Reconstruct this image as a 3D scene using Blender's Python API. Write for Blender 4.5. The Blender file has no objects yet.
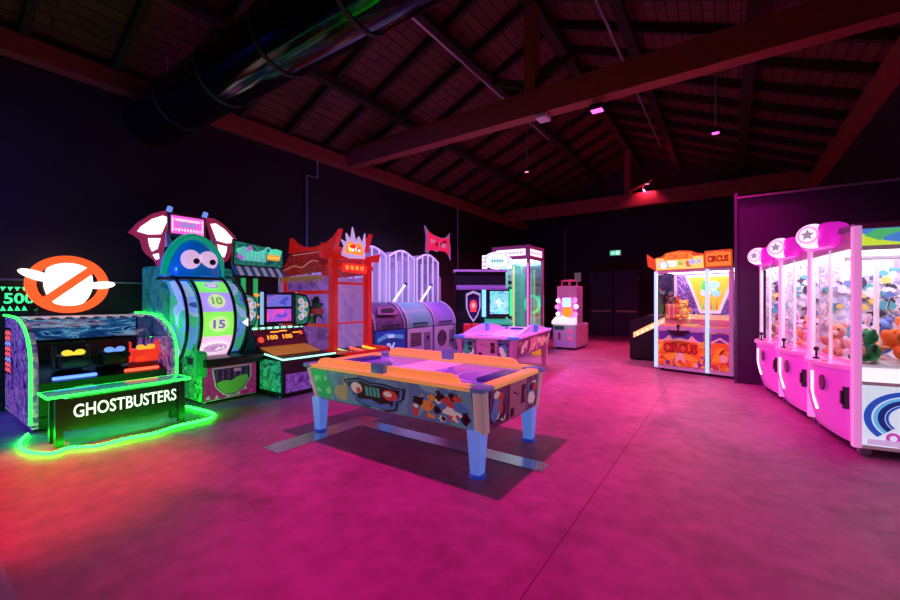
import bpy, bmesh, math, random
from mathutils import Vector, Matrix
random.seed(7)
C = bpy.context.scene.collection
PI = math.pi
# ------------------------------------------------------------------ camera, world, lights, exposure
cam_d = bpy.data.cameras.new('camera'); cam = bpy.data.objects.new('camera', cam_d); C.objects.link(cam)
cam.location = (0, 0, 1.4); cam.rotation_euler = (math.radians(90), 0, math.radians(34.8))
cam_d.sensor_width = 36; cam_d.lens = 16; cam_d.clip_start = 0.05
bpy.context.scene.camera = cam
sc = bpy.context.scene
w = bpy.data.worlds.new('world'); sc.world = w; w.use_nodes = True
w.node_tree.nodes['Background'].inputs[0].default_value = (0.02, 0.004, 0.03, 1)
w.node_tree.nodes['Background'].inputs[1].default_value = 0.05
vs = sc.view_settings; vs.view_transform = 'Standard'; vs.look = 'None'; vs.gamma = 1; vs.use_curve_mapping = False
vs.exposure = 0.0
sc.cycles.use_denoising = True
sc.cycles.max_bounces = 8; sc.cycles.transparent_max_bounces = 24
sc.cycles.sample_clamp_indirect = 4.0

def light(kind, loc, col, power, size=0.15, aim=None, cone=120, blend=0.6):
    d = bpy.data.lights.new('lamp_light', kind); o = bpy.data.objects.new('lamp_light', d); C.objects.link(o)
    o.location = loc; d.color = col; d.energy = power
    if kind == 'AREA': d.shape = 'DISK'; d.size = size
    else: d.shadow_soft_size = size
    if kind == 'SPOT': d.spot_size = math.radians(cone); d.spot_blend = blend
    if aim is not None:
        o.rotation_euler = (Vector(aim) - Vector(loc)).to_track_quat('-Z', 'Y').to_euler()
    return o
MAG = (1.0, 0.004, 0.36); RED = (1.0, 0.012, 0.055); PUR = (0.55, 0.24, 1.0); PNK = (1.0, 0.07, 0.22); BLU = (0.02, 0.05, 1.0)
# colour floods of the hall: (place, aim, colour, power, cone) - the lamp housings are built further down at the same places
FLOODS = [
    ((-1.67, 6.41, 4.40), (-0.7, 8.2, 0), MAG, 480, 105),
    ((-2.6, 3.3, 4.85), (-1.3, 3.9, 0), MAG, 900, 92),
    ((-4.6, -0.6, 4.42), (-2.2, 2.5, 0), MAG, 230, 66),
    ((-5.3, -0.6, 4.42), (-4.35, 0.5, 0), RED, 1500, 34),
    ((-0.17, 8.0, 4.24), (-1.2, 9.5, 0), MAG, 260, 125),
    ((-4.44, 10.0, 4.90), (-3.4, 10.2, 0), PNK, 420, 125),
    ((-2.15, 14.3, 5.22), (-2.6, 12.8, 0), PNK, 1300, 125),
    ((-4.3, 6.66, 4.66), (-5.5, 7.4, 0.6), PUR, 750, 105),  # hidden lamp added to throw purple light on the lane cages
    ((-6.9, -1.4, 2.9), (-7.5, 0.9, 2.0), BLU, 420, 120),
]
for p, aim, col, pw, cone in FLOODS:
    light('SPOT', (p[0], p[1], p[2] - 0.09), col, pw, 0.07, aim, cone)

# ------------------------------------------------------------------ materials
MATS = {}
def pm(name, col, rough=0.5, metal=0.0, es=0.0, ecol=None, spec=0.5, coat=0.0, noise=0.0, nscale=12.0):
    if name in MATS: return MATS[name]
    m = bpy.data.materials.new(name); m.use_nodes = True; nt = m.node_tree; b = nt.nodes['Principled BSDF']
    b.inputs['Base Color'].default_value = (*col, 1); b.inputs['Roughness'].default_value = rough
    b.inputs['Metallic'].default_value = metal; b.inputs['Specular IOR Level'].default_value = spec
    b.inputs['Coat Weight'].default_value = coat
    if es > 0:
        b.inputs['Emission Color'].default_value = (*(ecol or col), 1); b.inputs['Emission Strength'].default_value = es
    if noise > 0:
        tc = nt.nodes.new('ShaderNodeTexCoord'); n = nt.nodes.new('ShaderNodeTexNoise'); n.inputs['Scale'].default_value = nscale
        n.inputs['Detail'].default_value = 6
        mx = nt.nodes.new('ShaderNodeMix'); mx.data_type = 'RGBA'
        mx.inputs[6].default_value = (*[c * (1 - noise) for c in col], 1); mx.inputs[7].default_value = (*[min(1, c * (1 + noise)) for c in col], 1)
        nt.links.new(tc.outputs['Object'], n.inputs['Vector']); nt.links.new(n.outputs['Fac'], mx.inputs[0]); nt.links.new(mx.outputs[2], b.inputs['Base Color'])
    MATS[name] = m; return m

def art(name, cols, scale=6.0, es=0.0, rough=0.35, distort=1.5, kind='noise', stretch=(1, 1, 1)):
    """printed artwork: bands of flat ink colours from a distorted procedural texture"""
    if name in MATS: return MATS[name]
    m = bpy.data.materials.new(name); m.use_nodes = True; nt = m.node_tree; b = nt.nodes['Principled BSDF']
    tc = nt.nodes.new('ShaderNodeTexCoord'); mp = nt.nodes.new('ShaderNodeMapping'); mp.inputs['Scale'].default_value = stretch
    nt.links.new(tc.outputs['Object'], mp.inputs['Vector'])
    if kind == 'voronoi':
        t = nt.nodes.new('ShaderNodeTexVoronoi'); t.inputs['Scale'].default_value = scale; out = t.outputs['Color']
        sep = nt.nodes.new('ShaderNodeSeparateColor'); nt.links.new(out, sep.inputs[0]); out = sep.outputs[0]
    elif kind == 'wave':
        t = nt.nodes.new('ShaderNodeTexWave'); t.inputs['Scale'].default_value = scale; t.inputs['Distortion'].default_value = distort * 4
        t.inputs['Detail'].default_value = 2; out = t.outputs['Fac']
    else:
        t = nt.nodes.new('ShaderNodeTexNoise'); t.inputs['Scale'].default_value = scale; t.inputs['Distortion'].default_value = distort
        t.inputs['Detail'].default_value = 3; out = t.outputs['Fac']
        mr = nt.nodes.new('ShaderNodeMapRange'); mr.inputs[1].default_value = 0.28; mr.inputs[2].default_value = 0.72
        nt.links.new(out, mr.inputs[0]); out = mr.outputs[0]
    nt.links.new(mp.outputs[0], t.inputs['Vector'])
    r = nt.nodes.new('ShaderNodeValToRGB'); r.color_ramp.interpolation = 'CONSTANT'
    n = len(cols)
    while len(r.color_ramp.elements) < n: r.color_ramp.elements.new(0.5)
    for i, c in enumerate(cols):
        r.color_ramp.elements[i].position = i / n; r.color_ramp.elements[i].color = (*c, 1)
    nt.links.new(out, r.inputs[0]); nt.links.new(r.outputs[0], b.inputs['Base Color']); b.inputs['Roughness'].default_value = rough
    if es > 0:
        nt.links.new(r.outputs[0], b.inputs['Emission Color']); b.inputs['Emission Strength'].default_value = es
    MATS[name] = m; return m

def glass(name, tint=(1, 1, 1), refl=0.10, rough=0.03):
    if name in MATS: return MATS[name]
    m = bpy.data.materials.new(name); m.use_nodes = True; nt = m.node_tree
    for n in list(nt.nodes): nt.nodes.remove(n)
    o = nt.nodes.new('ShaderNodeOutputMaterial'); mx = nt.nodes.new('ShaderNodeMixShader')
    t = nt.nodes.new('ShaderNodeBsdfTransparent'); t.inputs[0].default_value = (*tint, 1)
    g = nt.nodes.new('ShaderNodeBsdfGlossy'); g.inputs['Roughness'].default_value = rough
    mx.inputs[0].default_value = refl
    nt.links.new(t.outputs[0], mx.inputs[1]); nt.links.new(g.outputs[0], mx.inputs[2]); nt.links.new(mx.outputs[0], o.inputs[0])
    MATS[name] = m; return m

def floor_mat():
    m = bpy.data.materials.new('polished_concrete'); m.use_nodes = True; nt = m.node_tree; b = nt.nodes['Principled BSDF']
    tc = nt.nodes.new('ShaderNodeTexCoord')
    n1 = nt.nodes.new('ShaderNodeTexNoise'); n1.inputs['Scale'].default_value = 0.9; n1.inputs['Detail'].default_value = 8; n1.inputs['Roughness'].default_value = 0.62; n1.inputs['Distortion'].default_value = 0.7
    n2 = nt.nodes.new('ShaderNodeTexNoise'); n2.inputs['Scale'].default_value = 7; n2.inputs['Detail'].default_value = 8
    n3 = nt.nodes.new('ShaderNodeTexVoronoi'); n3.inputs['Scale'].default_value = 5.0
    for n in (n1, n2, n3): nt.links.new(tc.outputs['Object'], n.inputs['Vector'])
    ad = nt.nodes.new('ShaderNodeMath'); ad.operation = 'MULTIPLY_ADD'; ad.inputs[1].default_value = 0.6
    nt.links.new(n2.outputs['Fac'], ad.inputs[0]); nt.links.new(n1.outputs['Fac'], ad.inputs[2])
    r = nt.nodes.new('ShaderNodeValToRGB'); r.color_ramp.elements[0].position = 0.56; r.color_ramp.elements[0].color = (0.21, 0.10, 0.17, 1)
    r.color_ramp.elements[1].position = 1.02 - .04; r.color_ramp.elements[1].color = (0.45, 0.22, 0.37, 1)  # mauve tint put into grey concrete to deepen the magenta lamplight
    nt.links.new(ad.outputs[0], r.inputs[0])
    # pale scuff specks
    r3 = nt.nodes.new('ShaderNodeValToRGB'); r3.color_ramp.elements[0].position = 0.0; r3.color_ramp.elements[0].color = (1, 1, 1, 1)
    r3.color_ramp.elements[1].position = 0.07; r3.color_ramp.elements[1].color = (0, 0, 0, 1)
    nt.links.new(n3.outputs['Distance'], r3.inputs[0])
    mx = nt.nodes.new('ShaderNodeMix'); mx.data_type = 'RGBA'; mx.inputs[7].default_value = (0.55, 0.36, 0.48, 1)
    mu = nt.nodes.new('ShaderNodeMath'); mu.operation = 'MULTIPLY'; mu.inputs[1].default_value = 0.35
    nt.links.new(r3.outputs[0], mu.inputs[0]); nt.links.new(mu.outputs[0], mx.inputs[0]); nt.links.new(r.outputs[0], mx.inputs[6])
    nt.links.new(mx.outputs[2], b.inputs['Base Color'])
    rr = nt.nodes.new('ShaderNodeMapRange'); rr.inputs[3].default_value = 0.42; rr.inputs[4].default_value = 0.62
    nt.links.new(n1.outputs['Fac'], rr.inputs[0]); nt.links.new(rr.outputs[0], b.inputs['Roughness'])
    bp = nt.nodes.new('ShaderNodeBump'); bp.inputs['Strength'].default_value = 0.06; nt.links.new(n2.outputs['Fac'], bp.inputs['Height']); nt.links.new(bp.outputs[0], b.inputs['Normal'])
    return m

def plank_mat():
    m = bpy.data.materials.new('roof_boards'); m.use_nodes = True; nt = m.node_tree; b = nt.nodes['Principled BSDF']
    tc = nt.nodes.new('ShaderNodeTexCoord'); br = nt.nodes.new('ShaderNodeTexBrick')
    mp = nt.nodes.new('ShaderNodeMapping'); mp.inputs['Rotation'].default_value = (0, 0, PI / 2)
    nt.links.new(tc.outputs['Object'], mp.inputs[0]); nt.links.new(mp.outputs[0], br.inputs['Vector'])
    br.inputs['Scale'].default_value = 1.0; br.inputs['Brick Width'].default_value = 1.3; br.inputs['Row Height'].default_value = 0.16
    br.inputs['Mortar Size'].default_value = 0.012; br.inputs['Color1'].default_value = (0.13, 0.035, 0.02, 1); br.inputs['Color2'].default_value = (0.085, 0.022, 0.013, 1); br.inputs['Mortar'].default_value = (0.008, 0.003, 0.002, 1)
    nt.links.new(br.outputs['Color'], b.inputs['Base Color']); b.inputs['Roughness'].default_value = 0.75
    return m

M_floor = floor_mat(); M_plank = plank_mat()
M_wall = pm('black_wall_paint', (0.012, 0.011, 0.018), 0.65, noise=0.25, nscale=3)
M_wall_p = pm('dark_wall_paint', (0.06, 0.035, 0.095), 0.6, noise=0.2, nscale=3)
M_wood = pm('dark_timber', (0.27, 0.05, 0.035), 0.6, noise=0.35, nscale=9)  # extra red in the timber stands in for red light on the beams
M_wood_d = pm('dark_rafter_timber', (0.02, 0.008, 0.006), 0.8, noise=0.3, nscale=9)
M_black = pm('black_laminate', (0.012, 0.012, 0.016), 0.35)
M_blackm = pm('black_matte', (0.010, 0.010, 0.012), 0.7)
M_duct = pm('black_duct_paint', (0.003, 0.003, 0.004), 0.12, spec=0.3)
M_white = pm('white_laminate', (0.75, 0.75, 0.78), 0.4)
M_grey = pm('grey_plastic', (0.30, 0.30, 0.34), 0.45)
M_chrome = pm('chrome', (0.75, 0.75, 0.78), 0.15, metal=1)
M_steel = pm('brushed_steel', (0.55, 0.55, 0.58), 0.28, metal=1)
M_galv = pm('galvanised_pipe', (0.42, 0.40, 0.45), 0.4, metal=0.6)
M_glass = glass('clear_glass', refl=0.07)
M_glass_d = glass('smoked_glass', (0.85, 0.9, 0.92), 0.10)
def emi(name, col, s): return pm(name, tuple(min(1, c) * 0.6 for c in col), 0.4, es=s, ecol=col)
M_neon_g = emi('green_neon', (0.015, 1.0, 0.04), 6.0)
M_led_w = emi('cool_white_led', (0.75, 0.82, 1.0), 3.0)
M_led_b = emi('blue_led', (0.08, 0.18, 1.0), 3.0)
M_led_r = emi('red_led', (1.0, 0.06, 0.03), 3.0)
M_led_m = emi('magenta_led', (1.0, 0.12, 0.85), 2.2)
M_paper = emi('lit_white_panel', (1.0, 1.0, 0.95), 1.5)

# ------------------------------------------------------------------ mesh builder
ROT = set()
def frame(o, u, v):
    u = Vector(u).normalized(); v = Vector(v).normalized(); return (Vector(o), u, v, u.cross(v).normalized())
class MB:
    def __init__(s): s.v = []; s.f = []; s.m = []
    def add(s, vs_, fs, mi=0):
        b = len(s.v); s.v += [tuple(x) for x in vs_]; s.f += [tuple(b + i for i in f) for f in fs]; s.m += [mi] * len(fs); return s
    def box(s, x0, x1, y0, y1, z0, z1, mi=0):
        return s.add([(x0, y0, z0), (x1, y0, z0), (x1, y1, z0), (x0, y1, z0), (x0, y0, z1), (x1, y0, z1), (x1, y1, z1), (x0, y1, z1)],
                     [(0, 3, 2, 1), (4, 5, 6, 7), (0, 1, 5, 4), (1, 2, 6, 5), (2, 3, 7, 6), (3, 0, 4, 7)], mi)
    def rbox(s, x0, x1, y0, y1, z0, z1, r=0.02, mi=0):
        bm = bmesh.new(); bmesh.ops.create_cube(bm, size=1)
        for v in bm.verts: v.co = Vector(((x0 + x1) / 2 + v.co.x * (x1 - x0), (y0 + y1) / 2 + v.co.y * (y1 - y0), (z0 + z1) / 2 + v.co.z * (z1 - z0)))
        bmesh.ops.bevel(bm, geom=bm.edges[:], offset=r, segments=3, affect='EDGES', profile=0.5)
        bm.verts.index_update(); s.add([v.co[:] for v in bm.verts], [[v.index for v in f.verts] for f in bm.faces], mi); bm.free(); return s
    def prism(s, pts, vec, mi=0):
        n = len(pts); P = [Vector(p) for p in pts]; d = Vector(vec)
        nn = Vector((0, 0, 0))
        for i in range(n): nn += P[i].cross(P[(i + 1) % n])
        if nn.dot(d) < 0: P.reverse()
        a = list(range(n)); fs = [tuple(reversed(a)), tuple(n + i for i in a)]
        fs += [(i, (i + 1) % n, n + (i + 1) % n, n + i) for i in range(n)]
        return s.add([p[:] for p in P] + [(p + d)[:] for p in P], fs, mi)
    def pp(s, pts2, fr, d=0.01, mi=0, lift=0.0):
        o, u, v, n = fr; o = o + n * lift
        return s.prism([(o + u * a + v * b) for a, b in pts2], n * d, mi)
    def rect(s, a0, a1, b0, b1, fr, d=0.01, mi=0, lift=0.0):
        return s.pp([(a0, b0), (a1, b0), (a1, b1), (a0, b1)], fr, d, mi, lift)
    def oval(s, ca, cb, ra, rb, fr, d=0.01, mi=0, lift=0.0, n=28, rot=0.0):
        c, q = math.cos(rot), math.sin(rot); pts = []
        for i in range(n):
            a, b = ra * math.cos(2 * PI * i / n), rb * math.sin(2 * PI * i / n); pts.append((ca + a * c - b * q, cb + a * q + b * c))
        return s.pp(pts, fr, d, mi, lift)
    def ring(s, ca, cb, ro, ri, fr, d=0.01, mi=0, lift=0.0, n=40, a0=0.0, a1=2 * PI, asp=1.0):
        o, u, v, nn = fr; o = o + nn * lift; closed = abs(a1 - a0) > 2 * PI - 1e-4; k = n if closed else n + 1
        vs_ = []
        for i in range(k):
            t = a0 + (a1 - a0) * i / n
            for r, h in ((ri, 0), (ro, 0), (ro, d), (ri, d)):
                vs_.append((o + u * (ca + r * math.cos(t)) + v * (cb + r * asp * math.sin(t)) + nn * h)[:])
        fs = []
        for i in range(n):
            j = (i + 1) % k
            for e in range(4):
                f = (e + 1) % 4; fs.append((4 * i + e, 4 * i + f, 4 * j + f, 4 * j + e))
        if not closed: fs += [(3, 2, 1, 0), (4 * n, 4 * n + 1, 4 * n + 2, 4 * n + 3)]
        return s.add(vs_, fs, mi)
    def tube(s, path, r, n=8, mi=0, closed=False):
        P = [Vector(p) for p in path]; k = len(P); vs_ = []; up = None
        rr = r if isinstance(r, (list, tuple)) else [r] * k
        for i, p in enumerate(P):
            t = ((P[(i + 1) % k] if (closed or i < k - 1) else p) - (P[i - 1] if (closed or i > 0) else p)).normalized()
            if up is None: up = Vector((0, 0, 1)) if abs(t.z) < 0.9 else Vector((1, 0, 0))
            a = t.cross(up)
            if a.length < 1e-4: a = t.cross(Vector((1, 0.3, 0.2)))
            a.normalize(); b = a.cross(t).normalized(); up = b
            for j in range(n):
                th = 2 * PI * j / n; vs_.append((p + a * (rr[i] * math.cos(th)) + b * (rr[i] * math.sin(th)))[:])
        fs = []
        for i in range(k if closed else k - 1):
            i2 = (i + 1) % k
            for j in range(n):
                j2 = (j + 1) % n; fs.append((i * n + j, i2 * n + j, i2 * n + j2, i * n + j2))
        if not closed: fs += [tuple(range(n)), tuple(reversed([(k - 1) * n + j for j in range(n)]))]
        return s.add(vs_, fs, mi)
    def cyl(s, p0, p1, r0, r1=None, n=16, mi=0):
        return s.tube([p0, p1], [r0, r0 if r1 is None else r1], n, mi)
    def ell(s, c, r, mi=0, nu=14, nv=9, M=None):
        vs_ = []; c = Vector(c); r = r if isinstance(r, (list, tuple)) else (r, r, r)
        def tr(x, y, z):
            q = Vector((x * r[0], y * r[1], z * r[2])); q = M @ q if M is not None else q; return (c + q)[:]
        vs_.append(tr(0, 0, -1))
        for i in range(1, nv):
            ph = -PI / 2 + PI * i / nv
            for j in range(nu): vs_.append(tr(math.cos(ph) * math.cos(2 * PI * j / nu), math.cos(ph) * math.sin(2 * PI * j / nu), math.sin(ph)))
        vs_.append(tr(0, 0, 1)); fs = []
        for j in range(nu): fs.append((0, 1 + (j + 1) % nu, 1 + j))
        for i in range(nv - 2):
            for j in range(nu):
                a = 1 + i * nu; fs.append((a + j, a + (j + 1) % nu, a + nu + (j + 1) % nu, a + nu + j))
        t = len(vs_) - 1; a = 1 + (nv - 2) * nu
        for j in range(nu): fs.append((a + j, a + (j + 1) % nu, t))
        return s.add(vs_, fs, mi)
    def sheet(s, prof, vec, th=0.01, mi=0):
        """an open profile (3-D points) swept along vec, with thickness th"""
        P = [Vector(p) for p in prof]; d = Vector(vec); N = []
        for i in range(len(P)):
            t = (P[min(i + 1, len(P) - 1)] - P[max(i - 1, 0)]).normalized(); N.append(t.cross(d.normalized()).normalized() * th)
        pts = P + [P[i] + N[i] for i in reversed(range(len(P)))]
        n = len(P); k = len(pts); vs_ = [p[:] for p in pts] + [(p + d)[:] for p in pts]; fs = []
        for i in range(k): j = (i + 1) % k; fs.append((i, j, k + j, k + i))
        for i in range(n - 1):
            a, b, c_, e = i, i + 1, k - 2 - i, k - 1 - i
            fs.append((a, e, c_, b)); fs.append((k + a, k + b, k + c_, k + e))
        return s.add(vs_, fs, mi)
    def text(s, txt, fr, ca, cb, width, height, d=0.004, mi=0, bold=0.0, lift=0.0):
        cu = bpy.data.curves.new('t', 'FONT'); cu.body = txt; cu.align_x = 'CENTER'; cu.align_y = 'CENTER'; cu.extrude = 0.5; cu.offset = bold; cu.resolution_u = 3
        o = bpy.data.objects.new('t', cu); C.objects.link(o); bpy.context.view_layer.update()
        me = bpy.data.meshes.new_from_object(o.evaluated_get(bpy.context.evaluated_depsgraph_get()))
        bpy.data.objects.remove(o); bpy.data.curves.remove(cu)
        xs = [v.co.x for v in me.vertices]; ys = [v.co.y for v in me.vertices]
        x0, x1, y0, y1 = min(xs), max(xs), min(ys), max(ys); O, u, v_, n = fr
        vs_ = [(O + u * (ca + ((v.co.x - x0) / (x1 - x0) - 0.5) * width) + v_ * (cb + ((v.co.y - y0) / (y1 - y0) - 0.5) * height) + n * (lift + (v.co.z + 0.5) * d))[:] for v in me.vertices]
        s.add(vs_, [tuple(p.vertices) for p in me.polygons], mi); bpy.data.meshes.remove(me); return s
    def build(s, name, mats, parent=None, smooth=35):
        if not isinstance(mats, (list, tuple)): mats = [mats]
        off = Vector((0, 0, 0))
        if parent is not None:
            r = parent
            while r.parent is not None: r = r.parent
            if r.name not in ROT: off = Vector(ORG.get(r.name, (0, 0, 0)))
        me = bpy.data.meshes.new(name); me.from_pydata([tuple(Vector(v) - off) for v in s.v], [], s.f); me.validate()
        for m in mats: me.materials.append(m)
        for p, mi in zip(me.polygons, s.m): p.material_index = mi
        bm = bmesh.new(); bm.from_mesh(me); bmesh.ops.recalc_face_normals(bm, faces=bm.faces); bm.to_mesh(me); bm.free()
        if smooth:
            me.polygons.foreach_set('use_smooth', [True] * len(me.polygons)); me.set_sharp_from_angle(angle=math.radians(smooth))
        o = bpy.data.objects.new(name, me); C.objects.link(o)
        if parent is not None: o.parent = parent
        return o
ORG = {}
def thing(name, label, cat, loc, rz=None, group=None):
    """rz=None: parts are given in room coordinates; otherwise in the thing's own coordinates"""
    o = bpy.data.objects.new(name, None); o.empty_display_size = 0.2; C.objects.link(o); o.location = loc
    o['label'] = label; o['category'] = cat
    if group: o['group'] = group
    if rz is not None: o.rotation_euler = (0, 0, rz); ROT.add(o.name)
    ORG[o.name] = loc; return o
def single(mb, name, label, cat, mats, group=None, smooth=35):
    xs = [v[0] for v in mb.v]; ys = [v[1] for v in mb.v]; zs = [v[2] for v in mb.v]
    c = Vector(((min(xs) + max(xs)) / 2, (min(ys) + max(ys)) / 2, min(zs)))
    mb.v = [tuple(Vector(v) - c) for v in mb.v]; o = mb.build(name, mats, None, smooth); o.location = c
    o['label'] = label; o['category'] = cat
    if group: o['group'] = group
    return o
def struct(mb, name, mats, smooth=35):
    o = mb.build(name, mats, None, smooth); o['kind'] = 'structure'; return o
def copy_tree(o, parent=None):
    c = o.copy(); C.objects.link(c); c.parent = parent
    for ch in list(o.children): copy_tree(ch, c)
    return c
def smoothpath(pts, k=6, closed=False):
    P = [Vector(p) for p in pts]; out = []; n = len(P)
    for i in range(n if closed else n - 1):
        p0 = P[i - 1] if (closed or i > 0) else P[0]; p1 = P[i]; p2 = P[(i + 1) % n]; p3 = P[(i + 2) % n] if (closed or i < n - 2) else P[-1]
        for j in range(k):
            t = j / k
            out.append(0.5 * ((2 * p1) + (p2 - p0) * t + (2 * p0 - 5 * p1 + 4 * p2 - p3) * t * t + (3 * p1 - p0 - 3 * p2 + p3) * t ** 3))
    if not closed: out.append(P[-1])
    return out
def blobs(mb, fr, a0, a1, b0, b1, n, mis, smin, smax, seed, d=0.003, lift=0.0, spiky=0.35):
    """printed shapes of a panel's artwork, as a thin raised print"""
    rg = random.Random(seed)
    for i in range(n):
        s = rg.uniform(smin, smax); sx, sy = s * rg.uniform(0.7, 1.5), s * rg.uniform(0.6, 1.2)
        ca = rg.uniform(a0 + sx, a1 - sx) if a1 - a0 > 2 * sx else (a0 + a1) / 2; cb = rg.uniform(b0 + sy, b1 - sy) if b1 - b0 > 2 * sy else (b0 + b1) / 2
        k = rg.randint(7, 12); pts = []
        for j in range(k):
            r = 1 - spiky * rg.random() * (j % 2); t = 2 * PI * j / k
            pts.append((min(a1, max(a0, ca + sx * r * math.cos(t))), min(b1, max(b0, cb + sy * r * math.sin(t)))))
        mb.pp(pts, fr, d, mis[rg.randrange(len(mis))], lift + i * 0.00006)

# ------------------------------------------------------------------ the hall
XL, XR, YF, YB = -7.5, 2.0, -3.0, 16.5
EAVE, RIDGE, XM = 4.8, 6.8, -2.75
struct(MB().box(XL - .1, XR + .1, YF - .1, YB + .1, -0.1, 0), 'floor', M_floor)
struct(MB().box(XL - .15, XL, YF, YB, 0, EAVE), 'wall_left', M_wall)
struct(MB().box(XR, XR + .15, YF, YB, 0, EAVE), 'wall_right', M_wall)
gab = [(XL, EAVE), (XM, RIDGE), (XR, EAVE), (XR, 0), (XL, 0)]
struct(MB().prism([(x, YB, z) for x, z in gab], (0, .15, 0)), 'wall_back', M_wall)
struct(MB().prism([(x, YF, z) for x, z in gab], (0, -.15, 0)), 'wall_front', M_wall)
sl = (RIDGE - EAVE) / (XM - XL)
for nm, xa in (('ceiling_left', XL), ('ceiling_right', XR)):
    struct(MB().prism([(xa, YF, EAVE), (XM, YF, RIDGE), (XM, YF, RIDGE + .08), (xa, YF, EAVE + .08)], (0, YB - YF, 0)), nm, M_plank)
y = YF + 0.35
while y < YB - 0.2:
    for xa in (XL, XR):
        struct(MB().prism([(xa, y, EAVE - .17), (XM, y, RIDGE - .17), (XM, y, RIDGE - .003), (xa, y, EAVE - .003)], (0, .09, 0)), 'rafter', M_wood_d)
    y += 0.92
for f in (0.36, 0.72):
    for sgn, xa in ((1, XL), (-1, XR)):
        x = xa + (XM - xa) * f; z = EAVE + (RIDGE - EAVE) * f - .17
        struct(MB().box(x - .08, x + .08, YF, YB, z - .14, z), 'purlin', M_wood_d)
struct(MB().box(XM - .09, XM + .09, YF, YB, RIDGE - .42, RIDGE - .17), 'ridge_beam', M_wood_d)
struct(MB().box(XL, XL + .22, YF, YB, EAVE - .32, EAVE - .06), 'wall_plate', M_wood)
struct(MB().box(XR - .22, XR, YF, YB, EAVE - .32, EAVE - .06), 'wall_plate', M_wood)
for yt in (-1.6, 6.41, 14.4):
    struct(MB().box(XL, XR, yt - .12, yt + .12, 4.5, 4.92), 'tie_beam', M_wood)
    struct(MB().box(XM - .1, XM + .1, yt - .1, yt + .1, 4.86, RIDGE - .4), 'king_post', M_wood)
    for sg in (-1, 1):
        struct(MB().prism([(XM + sg * .1, yt - .06, 5.02), (XM + sg * .1, yt - .06, 5.14), (XM + sg * .75, yt - .06, 5.42), (XM + sg * .75, yt - .06, 5.30)], (0, .12, 0)), 'brace', M_wood_d)
# partition by the claw row, its bright edge trim and cap strip
struct(MB().box(0.13, XR, 8.3, 8.42, 0, 3.1), 'wall_partition', M_wall_p)
struct(MB().box(0.09, 0.13, 8.28, 8.44, 0, 3.2), 'trim_1', pm('pale_edge_trim', (0.12, 0.09, 0.2), 0.5))
struct(MB().box(0.13, XR, 8.26, 8.46, 3.1, 3.13), 'trim_2', pm('cap_strip', (0.55, 0.45, 0.6), 0.35, metal=0.5))
# floor joint grooves
M_joint = pm('joint_filler', (0.15, 0.10, 0.125), 0.8)
struct(MB().box(-0.80, -0.794, YF, YB, 0.0, 0.0012), 'floor_joint', M_joint)
# double doors in the back wall
M_door = pm('dark_door_paint', (0.03, 0.04, 0.13), 0.4)
for i, (x0, x1) in enumerate(((-4.56, -3.68), (-3.64, -2.76))):
    d = struct(MB().box(x0, x1, YB - .05, YB, 0.01, 2.55), 'door_%d' % (i + 1), M_door)
    MB().box(x0 + .08, x1 - .08, YB - .12, YB - .05, .93, 1.0).build('push_bar', M_galv, d)
    m = MB()
    for z in (0.5, 2.2): m.cyl((x0 if i == 0 else x1, YB - .065, z - .06), (x0 if i == 0 else x1, YB - .065, z + .06), .014)
    m.build('hinge', M_galv, d)
struct(MB().box(-4.66, -4.56, YB - .06, YB, 0, 2.65).box(-2.76, -2.66, YB - .06, YB, 0, 2.65).box(-4.66, -2.66, YB - .06, YB, 2.55, 2.65), 'door_frame', M_wood_d)
# skirting along the left wall
struct(MB().box(XL, XL + .02, YF, YB, 0, .1), 'baseboard_left', M_black)

# ------------------------------------------------------------------ overhead services
def pipe(path, r, label, mat=M_galv, name='conduit_pipe', cat='pipe', group=None):
    return single(MB().tube(path, r, 8), name, label, cat, mat, group)
m = MB().cyl((XL + .02, 2.5, 4.2), (XR - .02, 2.5, 4.2), .37, n=48)
duct = thing('ventilation_duct', 'big round black air duct crossing the roof space above the left machines', 'duct', (-2.7, 2.5, 3.83))
m.build('duct_body', M_duct, duct)
for x in (-6.3, -5.1, -3.9, -2.7, -1.5, -0.3, 0.9):
    MB().cyl((x - .025, 2.5, 4.2), (x + .025, 2.5, 4.2), .382, n=48).build('seam_band', M_blackm, duct)
for x in (-6.9, -4.5, -2.1, 0.3):
    MB().cyl((x, 2.5, 4.56), (x, 2.5, EAVE + (x - XL if x < XM else XR - x) * sl - .02), .008, n=6).build('hanger_rod', M_galv, duct)
pipe([(-3.62, 2.3, 5.35), (-3.62, 9.5, 5.35)], .022, 'long thin steel conduit running lengthwise under the left roof slope')
pipe([(-1.55, 2.0, 5.7), (-1.55, 12.5, 5.7)], .022, 'long thin steel conduit running lengthwise just right of the ridge')
pipe([(XL + .03, 5.33, 2.5), (XL + .03, 5.33, 4.1), (XL + .03, 5.6, 4.1), (XL + .03, 5.6, 4.55)], .022, 'upright conduit on the left wall behind the red gate game')
pipe([(XL + .03, -1, 1.66), (XL + .03, 3.4, 1.66)], .015, 'level conduit low on the left wall behind the ring-topped cabinet')
pipe([(XL + .03, 11.2, 1.8), (XL + .03, 11.2, 4.5)], .025, 'upright pale conduit on the left wall beside the red wall sign')
pipe([(-5.6, YB - .05, 1.9), (-5.6, YB - .05, 4.4)], .025, 'upright conduit on the back wall left of the doors')

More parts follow.
